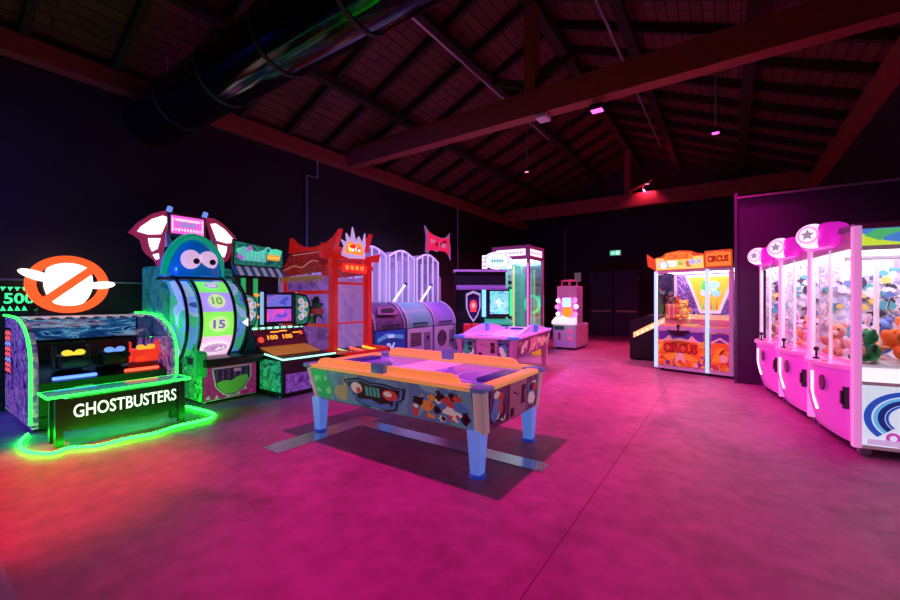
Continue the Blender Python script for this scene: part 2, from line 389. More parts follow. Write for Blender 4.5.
M_lamp = {PNK: emi('pink_lamp_lens', (1.0, 0.3, 0.5), 1.6), MAG: emi('magenta_flood_lens', (1.0, 0.07, 0.6), 4), RED: emi('red_flood_lens', (1.0, 0.12, 0.06), 5), PUR: emi('hidden_purple_lens', (0.8, 0.25, 1.0), 6), BLU: emi('blue_flood_lens', (0.1, 0.2, 1.0), 6)}
FL_LABEL = ['lit magenta flood lamp under the nearer tie beam', 'magenta flood lamp hung high above the orange railed air hockey table', 'magenta flood lamp above the left front part of the hall',
            'red flood lamp above the left front corner of the hall', 'small magenta lamp on a drop rod in front of the partition', 'small pink lamp under the left roof slope beyond the nearer beam',
            'bright lamp on a stem above the far tie beam', 'added purple flood lamp hidden behind the nearer tie beam toward the left wall', 'blue wall lamp at the left front end of the hall']
for (p, aim, col, pw, cone), lb in zip(FLOODS, FL_LABEL):
    t = thing('flood_lamp', lb, 'lamp', (p[0], p[1], p[2]), group='flood lamps')
    x, y_, z = p; k = .6 if (y_ > 7) else 1.0
    MB().rbox(x - .1 * k, x + .1 * k, y_ - .08 * k, y_ + .08 * k, z - .055, z + .03, .012).build('housing', M_blackm, t)
    MB().box(x - .08 * k, x + .08 * k, y_ - .06 * k, y_ + .06 * k, z - .066, z - .055).build('lens', M_lamp[col], t)
    on_beam = y_ == 6.41
    top = 4.5 if on_beam else (EAVE + (x - XL if x < XM else XR - x) * sl)
    if abs(y_ - 14.3) < .05:
        MB().tube(smoothpath([(x, 14.4, 4.86), (x - .15, 14.35, 5.05), (x, 14.3, 5.25)]), .012, 6).build('stem', M_galv, t)
    elif col == BLU: MB().tube([(XL, y_, z), (x - .1, y_, z)], .014, 8).build('stem', M_galv, t)
    elif col == PUR: MB().box(x - .03, x + .03, 6.53, y_, z - .02, z + .02).build('bracket', M_galv, t)
    else:
        MB().cyl((x, y_, z + .03), (x, y_, top - .012), .010, n=8).build('stem', M_galv, t)
single(MB().rbox(-2.65, -2.45, 6.29, 6.53, 4.42, 4.5, .02), 'emergency_light', 'small unlit white box fitting under the nearer tie beam', 'light', pm('white_fitting', (.7, .65, .7), .4))
# exit sign
t = thing('exit_sign', 'small green lit exit sign on the back wall above the double doors', 'sign', (-3.59, 16.45, 3.12))
MB().rbox(-3.80, -3.38, 16.40, 16.5, 3.12, 3.34, .01).build('housing', M_white, t)
fr = frame((-3.59, 16.40, 3.23), (1, 0, 0), (0, 0, 1))
m = MB().rect(-.19, .19, -.09, .09, fr, .004, 0)
m.pp([(-.15, -.01), (-.08, -.06), (-.08, -.03), (.0, -.03), (.0, .01), (-.08, .01), (-.08, .04)], fr, .004, 1, .004).rect(.04, .14, -.07, .07, fr, .004, 1, .004)
m.build('face', [emi('exit_green', (.1, .8, .45), .9), emi('exit_white', (.8, 1, .9), 1.0)], t)

# ------------------------------------------------------------------ floor plates
M_plate = pm('polished_plate', (0.5, 0.5, 0.55), 0.24, metal=0.9)
for (x0, x1, y0, y1, lb) in ((-3.355, -1.24, 3.09, 3.28, 'long shiny metal cable plate lying under the nearer air hockey table'),
                             (-3.62, -3.36, 2.10, 3.40, 'short shiny metal cable plate at the left end of the nearer air hockey table'),
                             (-4.6, -2.2, -0.2, 0.385, 'plate coloured as purple-lit on the floor in the lower left corner of the hall view')):
    t = thing('cable_plate', lb, 'floor plate', ((x0 + x1) / 2, (y0 + y1) / 2, 0))
    MB().prism([(x0, y0, 0), (x1, y0, 0), (x1, y1, 0), (x0, y1, 0)], (0, 0, .005)).build('plate', M_plate if y1 > 1 else pm('plate_violet_light_tint', (.40, .20, .55), .3, metal=.2), t)  # violet tint of the corner plate stands in for purple light on it
    m = MB()
    for a in (x0 + .04, x1 - .04):
        for b in (y0 + .04, y1 - .04): m.cyl((a, b, .005), (a, b, .008), .009, n=10)
    m.build('screws', M_steel, t)

# ------------------------------------------------------------------ shooting cabinet with ring sign (left front)
t = thing('shooting_cabinet', 'dark shooting game cabinet with green neon arches and a red prohibition ring on top', 'arcade machine', (-6.5, 1.6, 0))
Y0, Y1 = 0.93, 2.24
arc = [(-5.93, .10), (-5.92, .45), (-5.92, .72), (-5.97, .88), (-6.10, 1.02), (-6.33, 1.13), (-6.65, 1.19), (-7.1, 1.205), (-7.38, 1.205)]
side = [(-7.40, .05), (-5.93, .05)] + arc + [(-7.40, 1.205)]
M_side = art('violet_spectre_art', [(.02, .01, .06), (.10, .04, .28), (.22, .08, .42), (.45, .18, .45), (.08, .03, .2), (.3, .35, .6)], 4, 0.42)
for y0, nm in ((Y0, 'side_panel'), (Y1 - .05, 'side_panel')):
    sp = MB().prism([(x, y0, z) for x, z in side], (0, .05, 0)).build(nm, M_side, t)
    if y0 == Y0:
        fr = frame((-7.37, Y0, .80), (1, 0, 0), (0, 0, 1))
        m = MB().rect(0, .36, -.30, .26, fr, .004, 0)
        for i in range(8):
            z = -.28 + .064 * i; m.pp([(.02 + .08 * q, z + (.035 if q % 2 else 0)) for q in range(5)] + [(.02 + .08 * q, z + .03 + (.035 if q % 2 else 0)) for q in range(4, -1, -1)], fr, .003, 1 + (i % 3 == 2), .004)
        m.build('lit_panel', [M_black, emi('hot_red_print', (1, .1, .15), 1.2), emi('cool_blue_print', (.2, .3, 1), 1.2)], sp)
    yy = y0 - .012 if y0 == Y0 else y0 + .062
    MB().tube(smoothpath([(x + .012, yy, z + .005) for x, z in arc], 5), .014, 8).build('neon_tube', M_neon_g, t)
MB().box(-7.12, -6.0, Y0 + .05, Y1 - .05, 0.02, .14).box(-7.38, -7.08, Y0 + .05, Y1 - .05, .14, 1.19).build('carcass', M_black, t)
hood = [(-6.02, .94), (-6.13, 1.01), (-6.34, 1.115), (-6.65, 1.172), (-7.1, 1.185)]
MB().sheet([(x, Y0 + .05, z) for x, z in smoothpath([(a, b, 0) for a, b in hood], 4) and [(p.x, p.y) for p in smoothpath([(a, b, 0) for a, b in hood], 4)]], (0, Y1 - Y0 - .1, 0), .012).build('hood', glass('tinted_hood', (.42, .55, .62), .10, .06), t)
m = MB()
for i in range(9):
    y = Y0 + .08 + i * .132; m.prism([(-6.52, y, 1.17), (-6.6, y + .05, 1.178), (-6.76, y + .09, 1.192), (-6.76, y - .02, 1.192)], (0, 0, .012))
m.box(-7.0, -6.76, Y0 + .06, Y1 - .06, 1.185, 1.2).build('fang_strip', pm('pale_bone_print', (.8, .72, .6), .4, es=.25), t)
M_scr = art('night_street_screen', [(.01, .02, .06), (.02, .06, .18), (.03, .10, .30), (.05, .25, .5), (.4, .7, .9), (.02, .05, .15)], 5, 1.4, stretch=(1, .6, 3))
MB().box(-7.08, -7.05, Y0 + .08, Y1 - .08, .90, 1.15).build('screen', M_scr, t)
dk = MB().prism([(-7.05, Y0 + .05, .14), (-6.05, Y0 + .05, .14), (-6.05, Y0 + .05, .50), (-6.25, Y0 + .05, .56), (-7.05, Y0 + .05, .64)], (0, Y1 - Y0 - .1, 0)).build('console', M_black, t)
fr = frame((-6.05, Y0, 0), (0, 1, 0), (0, 0, 1))
MB().rect(.2, .3, .28, .36, fr, .003, 0).rect(.36, .52, .40, .43, fr, .003, 1).rect(1.05, 1.18, .28, .35, fr, .003, 1).rect(.55, .8, .18, .38, fr, .003, 2).build('decals', [emi('cyan_print', (.2, .6, .9), .8), pm('pale_print', (.5, .5, .6), .4), pm('dark_green_print', (.02, .12, .05), .4)], dk)
for yc, wd, lm, nm in ((1.30, .38, M_led_b, 'blue_light_bar'), (1.93, .36, M_led_r, 'red_light_bar')):
    MB().rbox(-6.10, -6.06, yc - wd / 2, yc + wd / 2, .515, .55, .012).build('light_bar', lm, t)
for yc, c1, c2 in ((1.32, pm('blaster_black', (.02, .02, .04), .35), emi('blaster_yellow', (1, .75, .05), 1.0)), (1.70, M_blackm, emi('blaster_screen_blue', (.2, .4, 1), .9)), (2.02, emi('blaster_red', (1, .04, .02), .7), emi('blaster_orange', (1, .5, .05), .9))):
    g = MB().rbox(-6.48, -6.2, yc - .13, yc + .13, .60, .76, .03, 0).cyl((-6.22, yc - .09, .7), (-6.1, yc - .09, .73), .03).cyl((-6.22, yc + .09, .7), (-6.1, yc + .09, .73), .03).rbox(-6.36, -6.3, yc - .17, yc - .13, .6, .86, .01).rbox(-6.36, -6.3, yc + .13, yc + .17, .6, .86, .01)
    gm = g.build('mounted_blaster', c1, t)
    MB().ell((-6.24, yc - .055, .79), (.03, .05, .035)).ell((-6.24, yc + .055, .79), (.03, .05, .035)).rbox(-6.3, -6.24, yc - .06, yc + .06, .76, .79, .01).build('goggle_sight', c2, gm)
# ring sign: prohibition ring over a plain white board
fr = frame((-7.0, 1.43, 1.60), (0, 1, 0), (0, 0, 1))
sg = MB().ring(0, 0, .40, .30, fr, .05, asp=.92).build('prohibition_ring', emi('signal_red', (1.0, .10, .02), 1.25), t)
MB().pp([(-.28, -.20), (-.22, -.27), (.28, .20), (.22, .27)], fr, .03, 0, .045).build('bar', MATS['signal_red'], sg)
m = MB().oval(.0, .03, .235, .335, fr, .03, 0, .012)
m.oval(-.30, .10, .17, .055, fr, .03, 0, .053, rot=-.35).oval(.32, .0, .14, .05, fr, .03, 0, .053, rot=.12)
m.build('white_board', M_paper, sg)
MB().box(-7.08, -7.0, 1.15, 1.25, 1.19, 1.62).build('sign_post', M_black, sg); MB().box(-7.08, -7.0, 1.6, 1.7, 1.19, 1.62).build('sign_post', M_black, sg)
fr = frame((-7.2, 1.02, 1.42), (0, 1, 0), (0, 0, 1))
m = MB().pp([(-.22, -.10), (-.12, -.16), (0, -.14), (.12, -.17), (.2, -.06), (.19, .1), (.1, .16), (.02, .12), (-.08, .17), (-.2, .1)], fr, .02, 0)
m.text('500', fr, 0, 0, .26, .13, .006, 1, .02, .02)
for i in range(6): m.pp([(-.16 + .06 * i, -.15), (-.14 + .06 * i, -.09), (-.11 + .06 * i, -.15)], fr, .004, 1, .02).pp([(-.16 + .06 * i, .14), (-.14 + .06 * i, .09), (-.11 + .06 * i, .14)], fr, .004, 1, .02)
m.box(-7.2, -7.14, 1.1, 1.14, 1.15, 1.36, 0)
m.build('score_sign', [M_black, emi('slime_green', (.05, 1, .35), 1.2)], t)

# bench in front of it
t = thing('bench', 'black bench with white capital letters and green neon edge before the shooting cabinet', 'bench', (-5.33, 1.5, 0))
MB().box(-5.46, -5.26, 1.08, 1.95, .455, .468).build('added_under_light', emi('added_green_light', (.01, 1, .03), 13.0), t)  # unseen light bar, added to brighten the floor green around the bench
MB().rbox(-5.50, -5.16, .91, 2.10, .47, .50, .01).build('seat', pm('teal_acrylic', (.05, .25, .22), .15, es=.25, ecol=(.05, .8, .4)), t)
MB().tube([(-5.155, .905, .487), (-5.155, 2.105, .487), (-5.505, 2.105, .487), (-5.505, .905, .487)], .012, 8, closed=True).build('neon_edge', M_neon_g, t)
for x in (-5.22, -5.44):
    for y in (1.0, 2.03): MB().box(x - .03, x + .03, y - .03, y + .03, 0, .47).build('leg', M_black, t)
fb = MB().box(-5.23, -5.21, 1.03, 2.0, .14, .45).build('front_board', M_black, t)
fr = frame((-5.21, 1.54, .325), (0, 1, 0), (0, 0, 1))
MB().text('GHOSTBUSTERS', fr, 0, -.005, .88, .13, .004, 0, .012).build('lettering', emi('lit_letters', (1, 1, 1), 1.0), fb)
pts = [(-5.93, .90, .014), (-5.62, .80, .014), (-5.25, .80, .014), (-5.02, .92, .014), (-5.08, 1.05, .014), (-4.93, 1.2, .014), (-4.94, 1.45, .014), (-4.90, 1.65, .014), (-4.98, 1.9, .014), (-4.98, 2.2, .014), (-5.12, 2.35, .014), (-5.4, 2.36, .014), (-5.8, 2.32, .014)]
single(MB().tube(smoothpath(pts, 6), .013, 8), 'neon_rope', 'glowing green light rope winding on the floor around the bench', 'light rope', emi('green_rope_light', (.004, 1.0, .012), 42.0))

# ------------------------------------------------------------------ monster wheel machine
t = thing('prize_wheel_machine', 'tall blue monster prize wheel machine with eyes, bat wings and numbered drum', 'arcade machine', (-6.5, 2.9, 0))
Ya, Yb = 2.50, 3.24
M_teal = art('teal_sheen_print', [(.01, .16, .15), (.02, .26, .22), (.03, .34, .28), (.01, .2, .2), (.05, .45, .35)], 2.2, 0.28, distort=2)
M_gslime = art('green_slime_print', [(.0, .10, .02), (.01, .3, .05), (.05, .6, .12), (.0, .2, .04), (.1, .8, .25)], 6, 0.35)
M_mag = art('magenta_print', [(.30, .01, .12), (.42, .02, .2), (.36, .01, .16), (.5, .04, .25)], 5, 0.38)
bs = MB().box(-7.1, -5.76, Ya, Yb, .03, .50).build('base_cabinet', M_black, t)
for yy in (Ya + .05, Yb - .05):
    for xx in (-5.82, -7.0): MB().cyl((xx, yy, 0), (xx, yy, .03), .025, n=12).build('foot', M_grey, t)
fr = frame((-5.76, (Ya + Yb) / 2, .26), (0, 1, 0), (0, 0, 1))
MB().rect(-.36, .36, -.22, .22, fr, .012).build('front_door', M_mag, t)
shield = [(-.24, .19), (.26, .19), (.26, .02), (.17, -.12), (.04, -.19), (-.1, -.16), (-.2, -.05)]
m = MB().pp([(a * 1.09 + .0, b * 1.1 + .0) for a, b in shield], fr, .005, 0, .012).pp(shield, fr, .004, 1, .017)
m.pp([(-.2, .0), (-.12, .03), (.0, .01), (.1, .06), (.22, .07), (.24, .01), (.16, -.11), (.04, -.175), (-.1, -.15), (-.19, -.05)], fr, .003, 2, .021)
for a in (-.2, -.12, -.04, .05, .13, .21): m.rect(a - .012, a + .012, .04, .18, fr, .0015, 3, .0215)
m.rect(.03, .13, .13, .175, fr, .003, 4, .024)
for a, b in ((-.31, -.2), (-.2, -.21), (.2, -.15), (.1, -.205), (-.05, -.21)): m.pp([(a - .03, b), (a + .01, b + .05), (a + .03, b - .005)], fr, .003, 0, .013)
m.build('window_crest', [pm('lilac_outline', (.7, .45, .65), .4, es=.15), pm('deep_purple', (.08, .02, .2), .3), pm('moss_balls', (.25, .5, .12), .4, es=.12), pm('violet_bars', (.22, .05, .45), .3, es=.1), pm('orchid_tag', (.8, .2, .7), .4, es=.2)], t)
MB().rect(-.36, .36, -.232, -.222, fr, .016).build('door_sill', M_white, t)
MB().rbox(-6.2, -5.62, Ya - .02, Yb + .035, .50, .61, .02).box(-5.63, -5.6, Ya + .25, Yb - .1, .55, .58, 0).build('ticket_deck', M_black, t)
MB().prism([(-6.35, Ya, .03), (-5.77, Ya, .03), (-5.77, Ya, .55), (-5.95, Ya, .8), (-6.35, Ya, .8)], (0, -.012, 0)).build('slime_side', M_gslime, t)
MB().rbox(-5.86, -5.70, Ya - .09, Ya + .05, .36, .72, .05).build('side_bumper', pm('slime_green_plastic', (.02, .45, .1), .25, es=.12, ecol=(.02, .9, .2)), t)
# rear body
MB().rbox(-7.25, -6.5, Ya - .21, Yb + .04, .05, 1.9, .05).build('rear_body', M_teal, t)
MB().prism([(-7.1, Ya - .225, .6), (-6.45, Ya - .225, .6), (-6.38, Ya - .225, 1.5), (-6.62, Ya - .225, 1.82), (-7.15, Ya - .225, 1.88)], (0, .10, 0)).build('shoulder_panel', M_teal, t)
# drum
cx, cz, R = -6.50, 1.10, .66
def drum_arc(r, a0, a1, n, y): return [(cx + r * math.cos(a0 + (a1 - a0) * i / n), y, cz + r * math.sin(a0 + (a1 - a0) * i / n)) for i in range(n + 1)]
y0d, y1d = 2.52, 2.96
segs = [(-48, -18, (.95, .55, .85), 'pink'), (-18, 12, (.28, .9, .12), 'green'), (12, 38, (.42, .30, .95), 'violet'), (38, 58, (.2, .9, .15), 'lime'), (58, 84, (.35, .25, .8), 'purple')]
drum = MB()
dm = [emi('drum_%s_panel' % s[3], s[2], .95) for s in segs]
for i, s in enumerate(segs): drum.sheet(drum_arc(R, math.radians(s[0]), math.radians(s[1]), 8, y0d), (0, y1d - y0d, 0), .02, i)
dr = drum.build('number_drum', dm, t)
def dfr(deg):
    a = math.radians(deg); return frame((cx + (R + .021) * math.cos(a), (y0d + y1d) / 2, cz + (R + .021) * math.sin(a)), (0, 1, 0), (-math.sin(a), 0, math.cos(a)))
for deg, txt, c1, c2, wd in ((25, '10', (.75, .95, .5), (.2, .55, .1), .14), (-3, '15', (.75, .98, .45), (.25, .15, .6), .16), (48, '25', (.45, .35, .85), (.9, .9, .9), .12)):
    m = MB().oval(0, 0, wd * .8, .105 if deg < 40 else .06, dfr(deg), .004, 0)
    m.text(txt, dfr(deg), 0, 0, wd, .12 if deg < 40 else .07, .004, 1, .03, .005)
    m.build('number_badge', [emi('badge_pale_' + txt, c1, .8), emi('badge_digit_' + txt, c2, .7)], dr)
m = MB().oval(0, .0, .19, .10, dfr(-33), .004, 0).oval(0, 0, .16, .075, dfr(-33), .003, 1, .004)
blobs(m, dfr(-33), -.13, .13, -.045, .045, 12, [0, 2], .02, .04, 5, .002, .008)
m.build('bonus_badge', [emi('pale_lace', (.95, .9, .95), .9), emi('rose_field', (.85, .5, .8), .7), emi('orchid_field', (.7, .3, .75), .7)], dr)
M_flank = art('sky_flank_art', [(.06, .15, .55), (.1, .3, .75), (.05, .45, .25), (.35, .5, .9), (.25, .4, .95), (.04, .1, .4)], 1.7, 0.6, distort=.6)
for (ya, yb) in ((2.36, 2.51), (2.97, 3.16)):
    MB().sheet(drum_arc(R - .06, math.radians(-52), math.radians(95), 22, ya), (0, yb - ya, 0), .02).build('drum_flank', M_flank, t)
    pts = drum_arc(R - .05, math.radians(-52), math.radians(100), 24, 0)
    MB().prism([(cx, ya, cz - .4)] + [(p[0], ya, p[2]) for p in pts], (0, -.01 if ya < 2.8 else -.005, 0)).build('drum_cheek', M_flank, t)
for ya in (2.35, 2.515, 2.965, 3.165):
    MB().tube(drum_arc(R + (.0 if ya in (2.35, 3.165) else .02), math.radians(-52), math.radians(100), 26, ya), .022, 8).build('hoop_trim', M_black, t)
fr = dfr(-2)
MB().pp([(.31, 0), (.39, .06), (.39, -.06)], fr, .02, 0, .02).build('pointer', emi('white_pointer', (1, 1, 1), 1.1), t)
# hood and face
hd = MB(); hv = []
for i in range(11):
    ph = PI / 2 * i / 10
    for j in range(33):
        th = 2 * PI * j / 32; hv.append((-6.52 + .50 * math.cos(ph) * math.cos(th), 2.66 + .38 * math.cos(ph) * math.sin(th), 1.74 + .56 * math.sin(ph)))
hf = [(i * 33 + j, i * 33 + j + 1, (i + 1) * 33 + j + 1, (i + 1) * 33 + j) for i in range(10) for j in range(32)]
hd.add(hv, hf).cyl((-6.52, 2.66, 1.66), (-6.52, 2.66, 1.745), .385, n=32)
hood_o = hd.build('monster_hood', pm('glossy_blue_shell', (.02, .22, .75), .2, es=.25, ecol=(.0, .25, 1), coat=.5), t)
MB().tube([(-6.52 + .515 * math.cos(a), 2.66 + .395 * math.sin(a), 1.70) for a in [math.radians(-95 + 190 * i / 24) for i in range(25)]], .022, 8).build('brow_trim', M_black, hood_o)
m = MB().tube(smoothpath([(-6.40, 2.28, 1.75), (-6.36, 2.32, 2.02), (-6.38, 2.47, 2.24), (-6.40, 2.66, 2.32), (-6.38, 2.85, 2.24), (-6.36, 3.00, 2.02), (-6.40, 3.04, 1.75)], 6), .05, 8)
m.build('green_brow', pm('green_shell', (.02, .5, .35), .25, es=.28, ecol=(0, .8, .4)), hood_o)
for k, yc in enumerate((2.50, 2.72)):
    e = MB().ell((-6.10, yc, 1.96), (.10, .125, .135), 0, 20, 12).build('eye', emi('pink_eyeball', (.85, .55, .9), .75), hood_o)
    MB().ell((-6.012, yc + (.03 if k == 0 else .02), 1.935), (.03, .045, .042)).build('pupil', M_black, e)
for sgn in (-1, 1):
    yb_ = 2.66 + sgn * .27
    MB().cyl((-6.5, yb_, 2.16), (-6.48, yb_ + sgn * .05, 2.36), .06, .008, 12).build('horn', pm('pale_horn', (.6, .55, .65), .4), hood_o)
# wings and sign
wing = [(.26, .74), (.10, .74), (-.08, .66), (-.30, .48), (-.44, .30), (-.36, .27), (-.26, .20), (-.22, .05), (-.17, -.02), (-.04, -.12), (.02, -.25), (.08, -.1), (.12, .12), (.17, .4)]
cells = [[(.18, .62), (.08, .64), (-.08, .56), (-.25, .41), (-.30, .33), (-.14, .30), (.06, .33)], [(.05, .26), (-.14, .24), (-.12, .12), (-.08, .03), (.0, .08)], [(.02, .01), (-.07, -.02), (-.02, -.1), (.03, -.08)]]
for sgn in (-1, 1):
    fr = frame((-6.68, 2.68 + sgn * .42 + .03, 2.06), (0, -sgn, 0), (0, 0, 1)); pw = [(a * .76, b * .84) for a, b in wing]
    dsg = .04 if fr[3].x > 0 else -.04
    wg = MB().pp(pw, fr, dsg).build('bat_wing', pm('crimson_wing_rim', (.35, .03, .12), .35, es=.25, ecol=(.8, .05, .2)), t)
    for cc in cells: MB().pp([(a * .78 - .005, b * .86 - .005) for a, b in cc], fr, dsg * .3, 0, dsg).build('lit_cell', M_paper, wg)
    MB().cyl((-6.68, 2.68 + sgn * .24, 2.68), (-6.62, 2.68 + sgn * .24, 2.74), .035, n=12).build('lamp_bulb', emi('blue_bulb', (.2, .35, 1), .8), wg)
fr = frame((-6.60, 2.66, 2.50), (0, 1, 0), (0, 0, 1))
sg = MB().rbox(-6.72, -6.60, 2.40, 2.92, 2.33, 2.67, .02).build('top_sign', pm('brown_sign_frame', (.25, .12, .1), .4), t)
m = MB().rect(-.22, .22, -.13, .13, fr, .006, 0).rect(-.17, .17, .055, .09, fr, .003, 2, .006)
m.rect(-.12, .12, -.03, .045, fr, .003, 1, .006)
for i in range(9): m.rect(-.17 + i * .04, -.17 + i * .04 + .025, -.085 - .01 * (i % 2), -.05, fr, .003, 2, .006)
for a in (-.2, .2): m.rect(a - .01, a + .01, -.1, .1, fr, .003, 2, .006)
m.build('sign_face', [emi('hot_pink_face', (1, .12, .75), 1.0), emi('mauve_mark', (.5, .3, .8), .8), emi('pale_pink_mark', (1, .75, .8), 1.0)], sg)

# ------------------------------------------------------------------ toss game with striped awning
t = thing('toss_game', 'low black toss game with orange score panel and striped awning sign above', 'arcade machine', (-5.9, 3.76, 0))
Ya, Yb = 3.30, 4.20
cab = MB().prism([(-6.7, Ya, .03), (-5.19, Ya, .03), (-5.17, Ya, .54), (-5.30, Ya, .545), (-5.85, Ya, .66), (-6.0, Ya, .93), (-6.7, Ya, .95)], (0, Yb - Ya, 0)).build('cabinet', M_black, t)
M_jun = art('emerald_print', [(.0, .08, .04), (.0, .2, .1), (.02, .38, .2), (.05, .5, .3), (.0, .12, .08)], 7, .40)
M_vio = art('violet_print', [(.07, .02, .2), (.16, .04, .4), (.3, .1, .6), (.1, .03, .28), (.45, .3, .75)], 6, .42)
fr = frame((-5.55, Ya, .3), (1, 0, 0), (0, 0, 1)); MB().rect(-.2, .33, -.22, .22, fr, .01).build('side_graphic', M_jun, t)
fr = frame((-5.19, 3.75, .29), (0, 1, 0), (0, 0, 1)); MB().rect(-.40, .42, -.22, .22, fr, .012).build('front_graphic', M_vio, t)
for xx in (-5.3, -6.5):
    for yy in (Ya + .06, Yb - .06): MB().cyl((xx, yy, 0), (xx, yy, .035), .03, n=12).build('foot', M_grey, t)
MB().tube([(-5.62, Ya - .01, .60), (-5.16, Ya - .01, .553), (-5.15, Yb + .0, .553)], .014, 8).build('edge_light', emi('mint_edge_light', (.4, 1, .7), 1.6), t)
fr = frame((-5.62, 3.75, .618), (0, 1, 0), (-.55, 0, .115))
MB().rect(-.40, .40, -.18, .24, fr, .01).build('playfield', pm('amber_playfield', (.45, .16, .04), .4, es=.3, ecol=(1, .3, .03)), t)
fr = frame((-5.92, 3.75, .805), (0, 1, 0), (-.15, 0, .27))
dp = MB().rect(-.44, .44, -.15, .14, fr, .012).build('score_panel', art('dark_red_panel', [(.05, .005, .03), (.12, .01, .04), (.2, .015, .05), (.08, .0, .06)], 5, .25), t)
m = MB()
for a in (-.16, .10): m.text('100', fr, a, 0.0, .17, .075, .003, 0, .03, .013)
for a, b in ((-.1, .09), (.28, .06), (.05, .1)): m.rect(a - .07, a + .07, b - .01, b + .01, fr, .003, 0, .013)
m.oval(-.36, -.03, .05, .05, fr, .003, 1, .013).oval(.36, .05, .04, .04, fr, .003, 1, .013)
m.build('score_digits', [emi('amber_digits', (1, .35, .03), 1.6), emi('red_button', (1, .1, .05), .8)], dp)
m = MB()
for i in range(22): m.ell((-6.0, Ya + .03 + i * .04, .955), (.03, .02, .02), i % 3, 8, 5)
m.build('bulb_row', [emi('mint_bulb', (.3, 1, .7), 1.2), emi('pale_bulb', (.8, 1, .9), 1.2), pm('green_bulb', (.02, .5, .2), .3, es=.3)], t)
MB().box(-6.72, -6.62, Ya, Yb - .07, .9, 1.80).build('back_panel', M_black, t)
for (xq, ya, yb, sgn) in ((-6.30, 3.30, 3.54, 1), (-5.88, 3.92, 4.24, 1)):
    fr = frame((xq, ya, .97), (0, 1, 0), (0, 0, 1)); W_ = yb - ya
    pts = [(0, 0), (W_ * .75, 0), (W_ * .95, .12), (W_, .28), (W_ * .93, .42), (W_ * .7, .52), (0, .55)]
    w_ = MB().pp(pts, fr, .05).build('arched_wing', M_black, t)
    m = MB().pp([(.03 + a * .80, .035 + b * .87) for a, b in pts], fr, .004, 0, .05)
    rg = random.Random(3)
    for a, b in ((.3, .36), (.5, .15), (.32, .24), (.55, .3), (.3, .1)):
        m.ring(W_ * a + .03, b + .05, .055, .03, fr, .003, 1, .054, 16).oval(W_ * a + .03, b + .05, .02, .02, fr, .003, 2, .054, 10)
    m.build('wing_art', [art('jade_wing_art', [(.0, .14, .08), (.02, .3, .18), (.05, .5, .3), (.0, .2, .14)], 8, .35), emi('lilac_ring_print', (.7, .7, 1), .6), emi('orange_dot_print', (1, .4, .05), .8)], w_)
w_ = MB(); yA, yB = 3.60, 4.16
for (a, b, c, d) in ((yA, yA + .05, 1.0, 1.53), (yB - .05, yB, 1.0, 1.53), (yA, yB, 1.0, 1.04), (yA, yB, 1.49, 1.53), (yA, yB, 1.25, 1.29)): w_.box(-6.22, -6.17, a, b, c, d)
wf = w_.build('window_frame', M_black, t)
m = MB().box(-6.215, -6.20, yA + .05, yB - .05, 1.04, 1.25, 0).box(-6.215, -6.20, yA + .05, yB - .05, 1.29, 1.49, 1); m.build('lit_pane', [art('pink_blue_pane', [(.1, .08, .7), (.5, .1, .8), (1, .1, .6), (.2, .1, .9)], 3, .8), art('blue_pane', [(.08, .1, .7), (.2, .2, .9), (.35, .2, .8), (.1, .1, .6)], 3, .7)], wf)
for q in ((yA - .055, yA - .01), (yB + .01, yB + .05)): MB().box(-6.19, -6.16, *q, 1.0, 1.53).build('led_strip', emi('sky_strip', (.3, .6, .9), .8), wf)
for y in (3.36, 3.56):
    m = MB().cyl((-6.35, y, .95), (-6.35, y, 1.75), .035, n=12, mi=0)
    for z in (1.12, 1.32, 1.48): m.ell((-6.33, y, z), (.05, .05, .03), 1, 12, 6)
    m.build('lit_column', [pm('green_column', (.02, .4, .12), .3, es=.35, ecol=(.05, .9, .25)), emi('orange_bead', (1, .35, .05), 1.0)], t)
mq = MB().box(-6.62, -6.42, 3.295, 4.06, 1.80, 1.94).build('marquee_base', M_black, t)
fr = frame((-6.42, 3.63, 2.13), (0, 1, 0), (0, 0, 1))
mk = MB().pp([(-.43, -.19), (.43, -.19), (.44, .18), (.33, .16), (.18, .17), (-.42, .23)], fr, .06).build('marquee', M_black, t)
m = MB().pp([(-.41, -.17), (.41, -.17), (.41, .13), (.2, .14), (-.40, .20)], fr, .004, 0, .06)
blobs(m, fr, -.39, -.1, -.1, .17, 14, [1, 2, 3], .04, .09, 11, .003, .064)
m.pp([(-.25, -.05), (-.15, .08), (-.02, .06), (.1, .12), (.1, -.02), (-.02, -.1), (-.15, -.08)], fr, .004, 2, .066)
for i in range(6): m.pp([(-.27 + i * .065, -.1), (-.25 + i * .065, .07), (-.22 + i * .065, .07), (-.21 + i * .065, -.1)], fr, .004, 3, .072)
m.pp([(.12, -.02), (.2, .12), (.3, .14), (.4, .11), (.36, -.03)], fr, .004, 2, .07).rect(.13, .35, -.06, .03, fr, .006, 4, .075)
for i in range(4): m.ring(.165 + i * .05, -.015, .02, .01, fr, .003, 5, .082, 12)
m.ring(.15, .1, .06, .03, fr, .004, 3, .07, 18)
m.build('marquee_art', [art('night_green_face', [(.0, .1, .1), (.02, .25, .2), (.0, .15, .12), (.05, .35, .3)], 6, .6), emi('purple_mark', (.5, .15, .7), .7), emi('sea_green_mark', (.1, .85, .5), .8), emi('turquoise_mark', (.15, .6, .6), .7), emi('orange_plaque', (1, .3, .02), 1.0), emi('yellow_mark', (1, .8, .2), 1.0)], mk)
m = MB()
for i in range(13):
    y = 3.20 + i * .0665; m.prism([(-6.42, y, 1.94), (-6.42, y + .066, 1.94), (-6.28, y + .066, 1.79), (-6.28, y, 1.79)], (.012, 0, .012), i % 2)
m.build('striped_awning', [pm('awning_blue', (.04, .12, .5), .5, es=.2), pm('awning_white', (.65, .6, .85), .5, es=.25)], t)

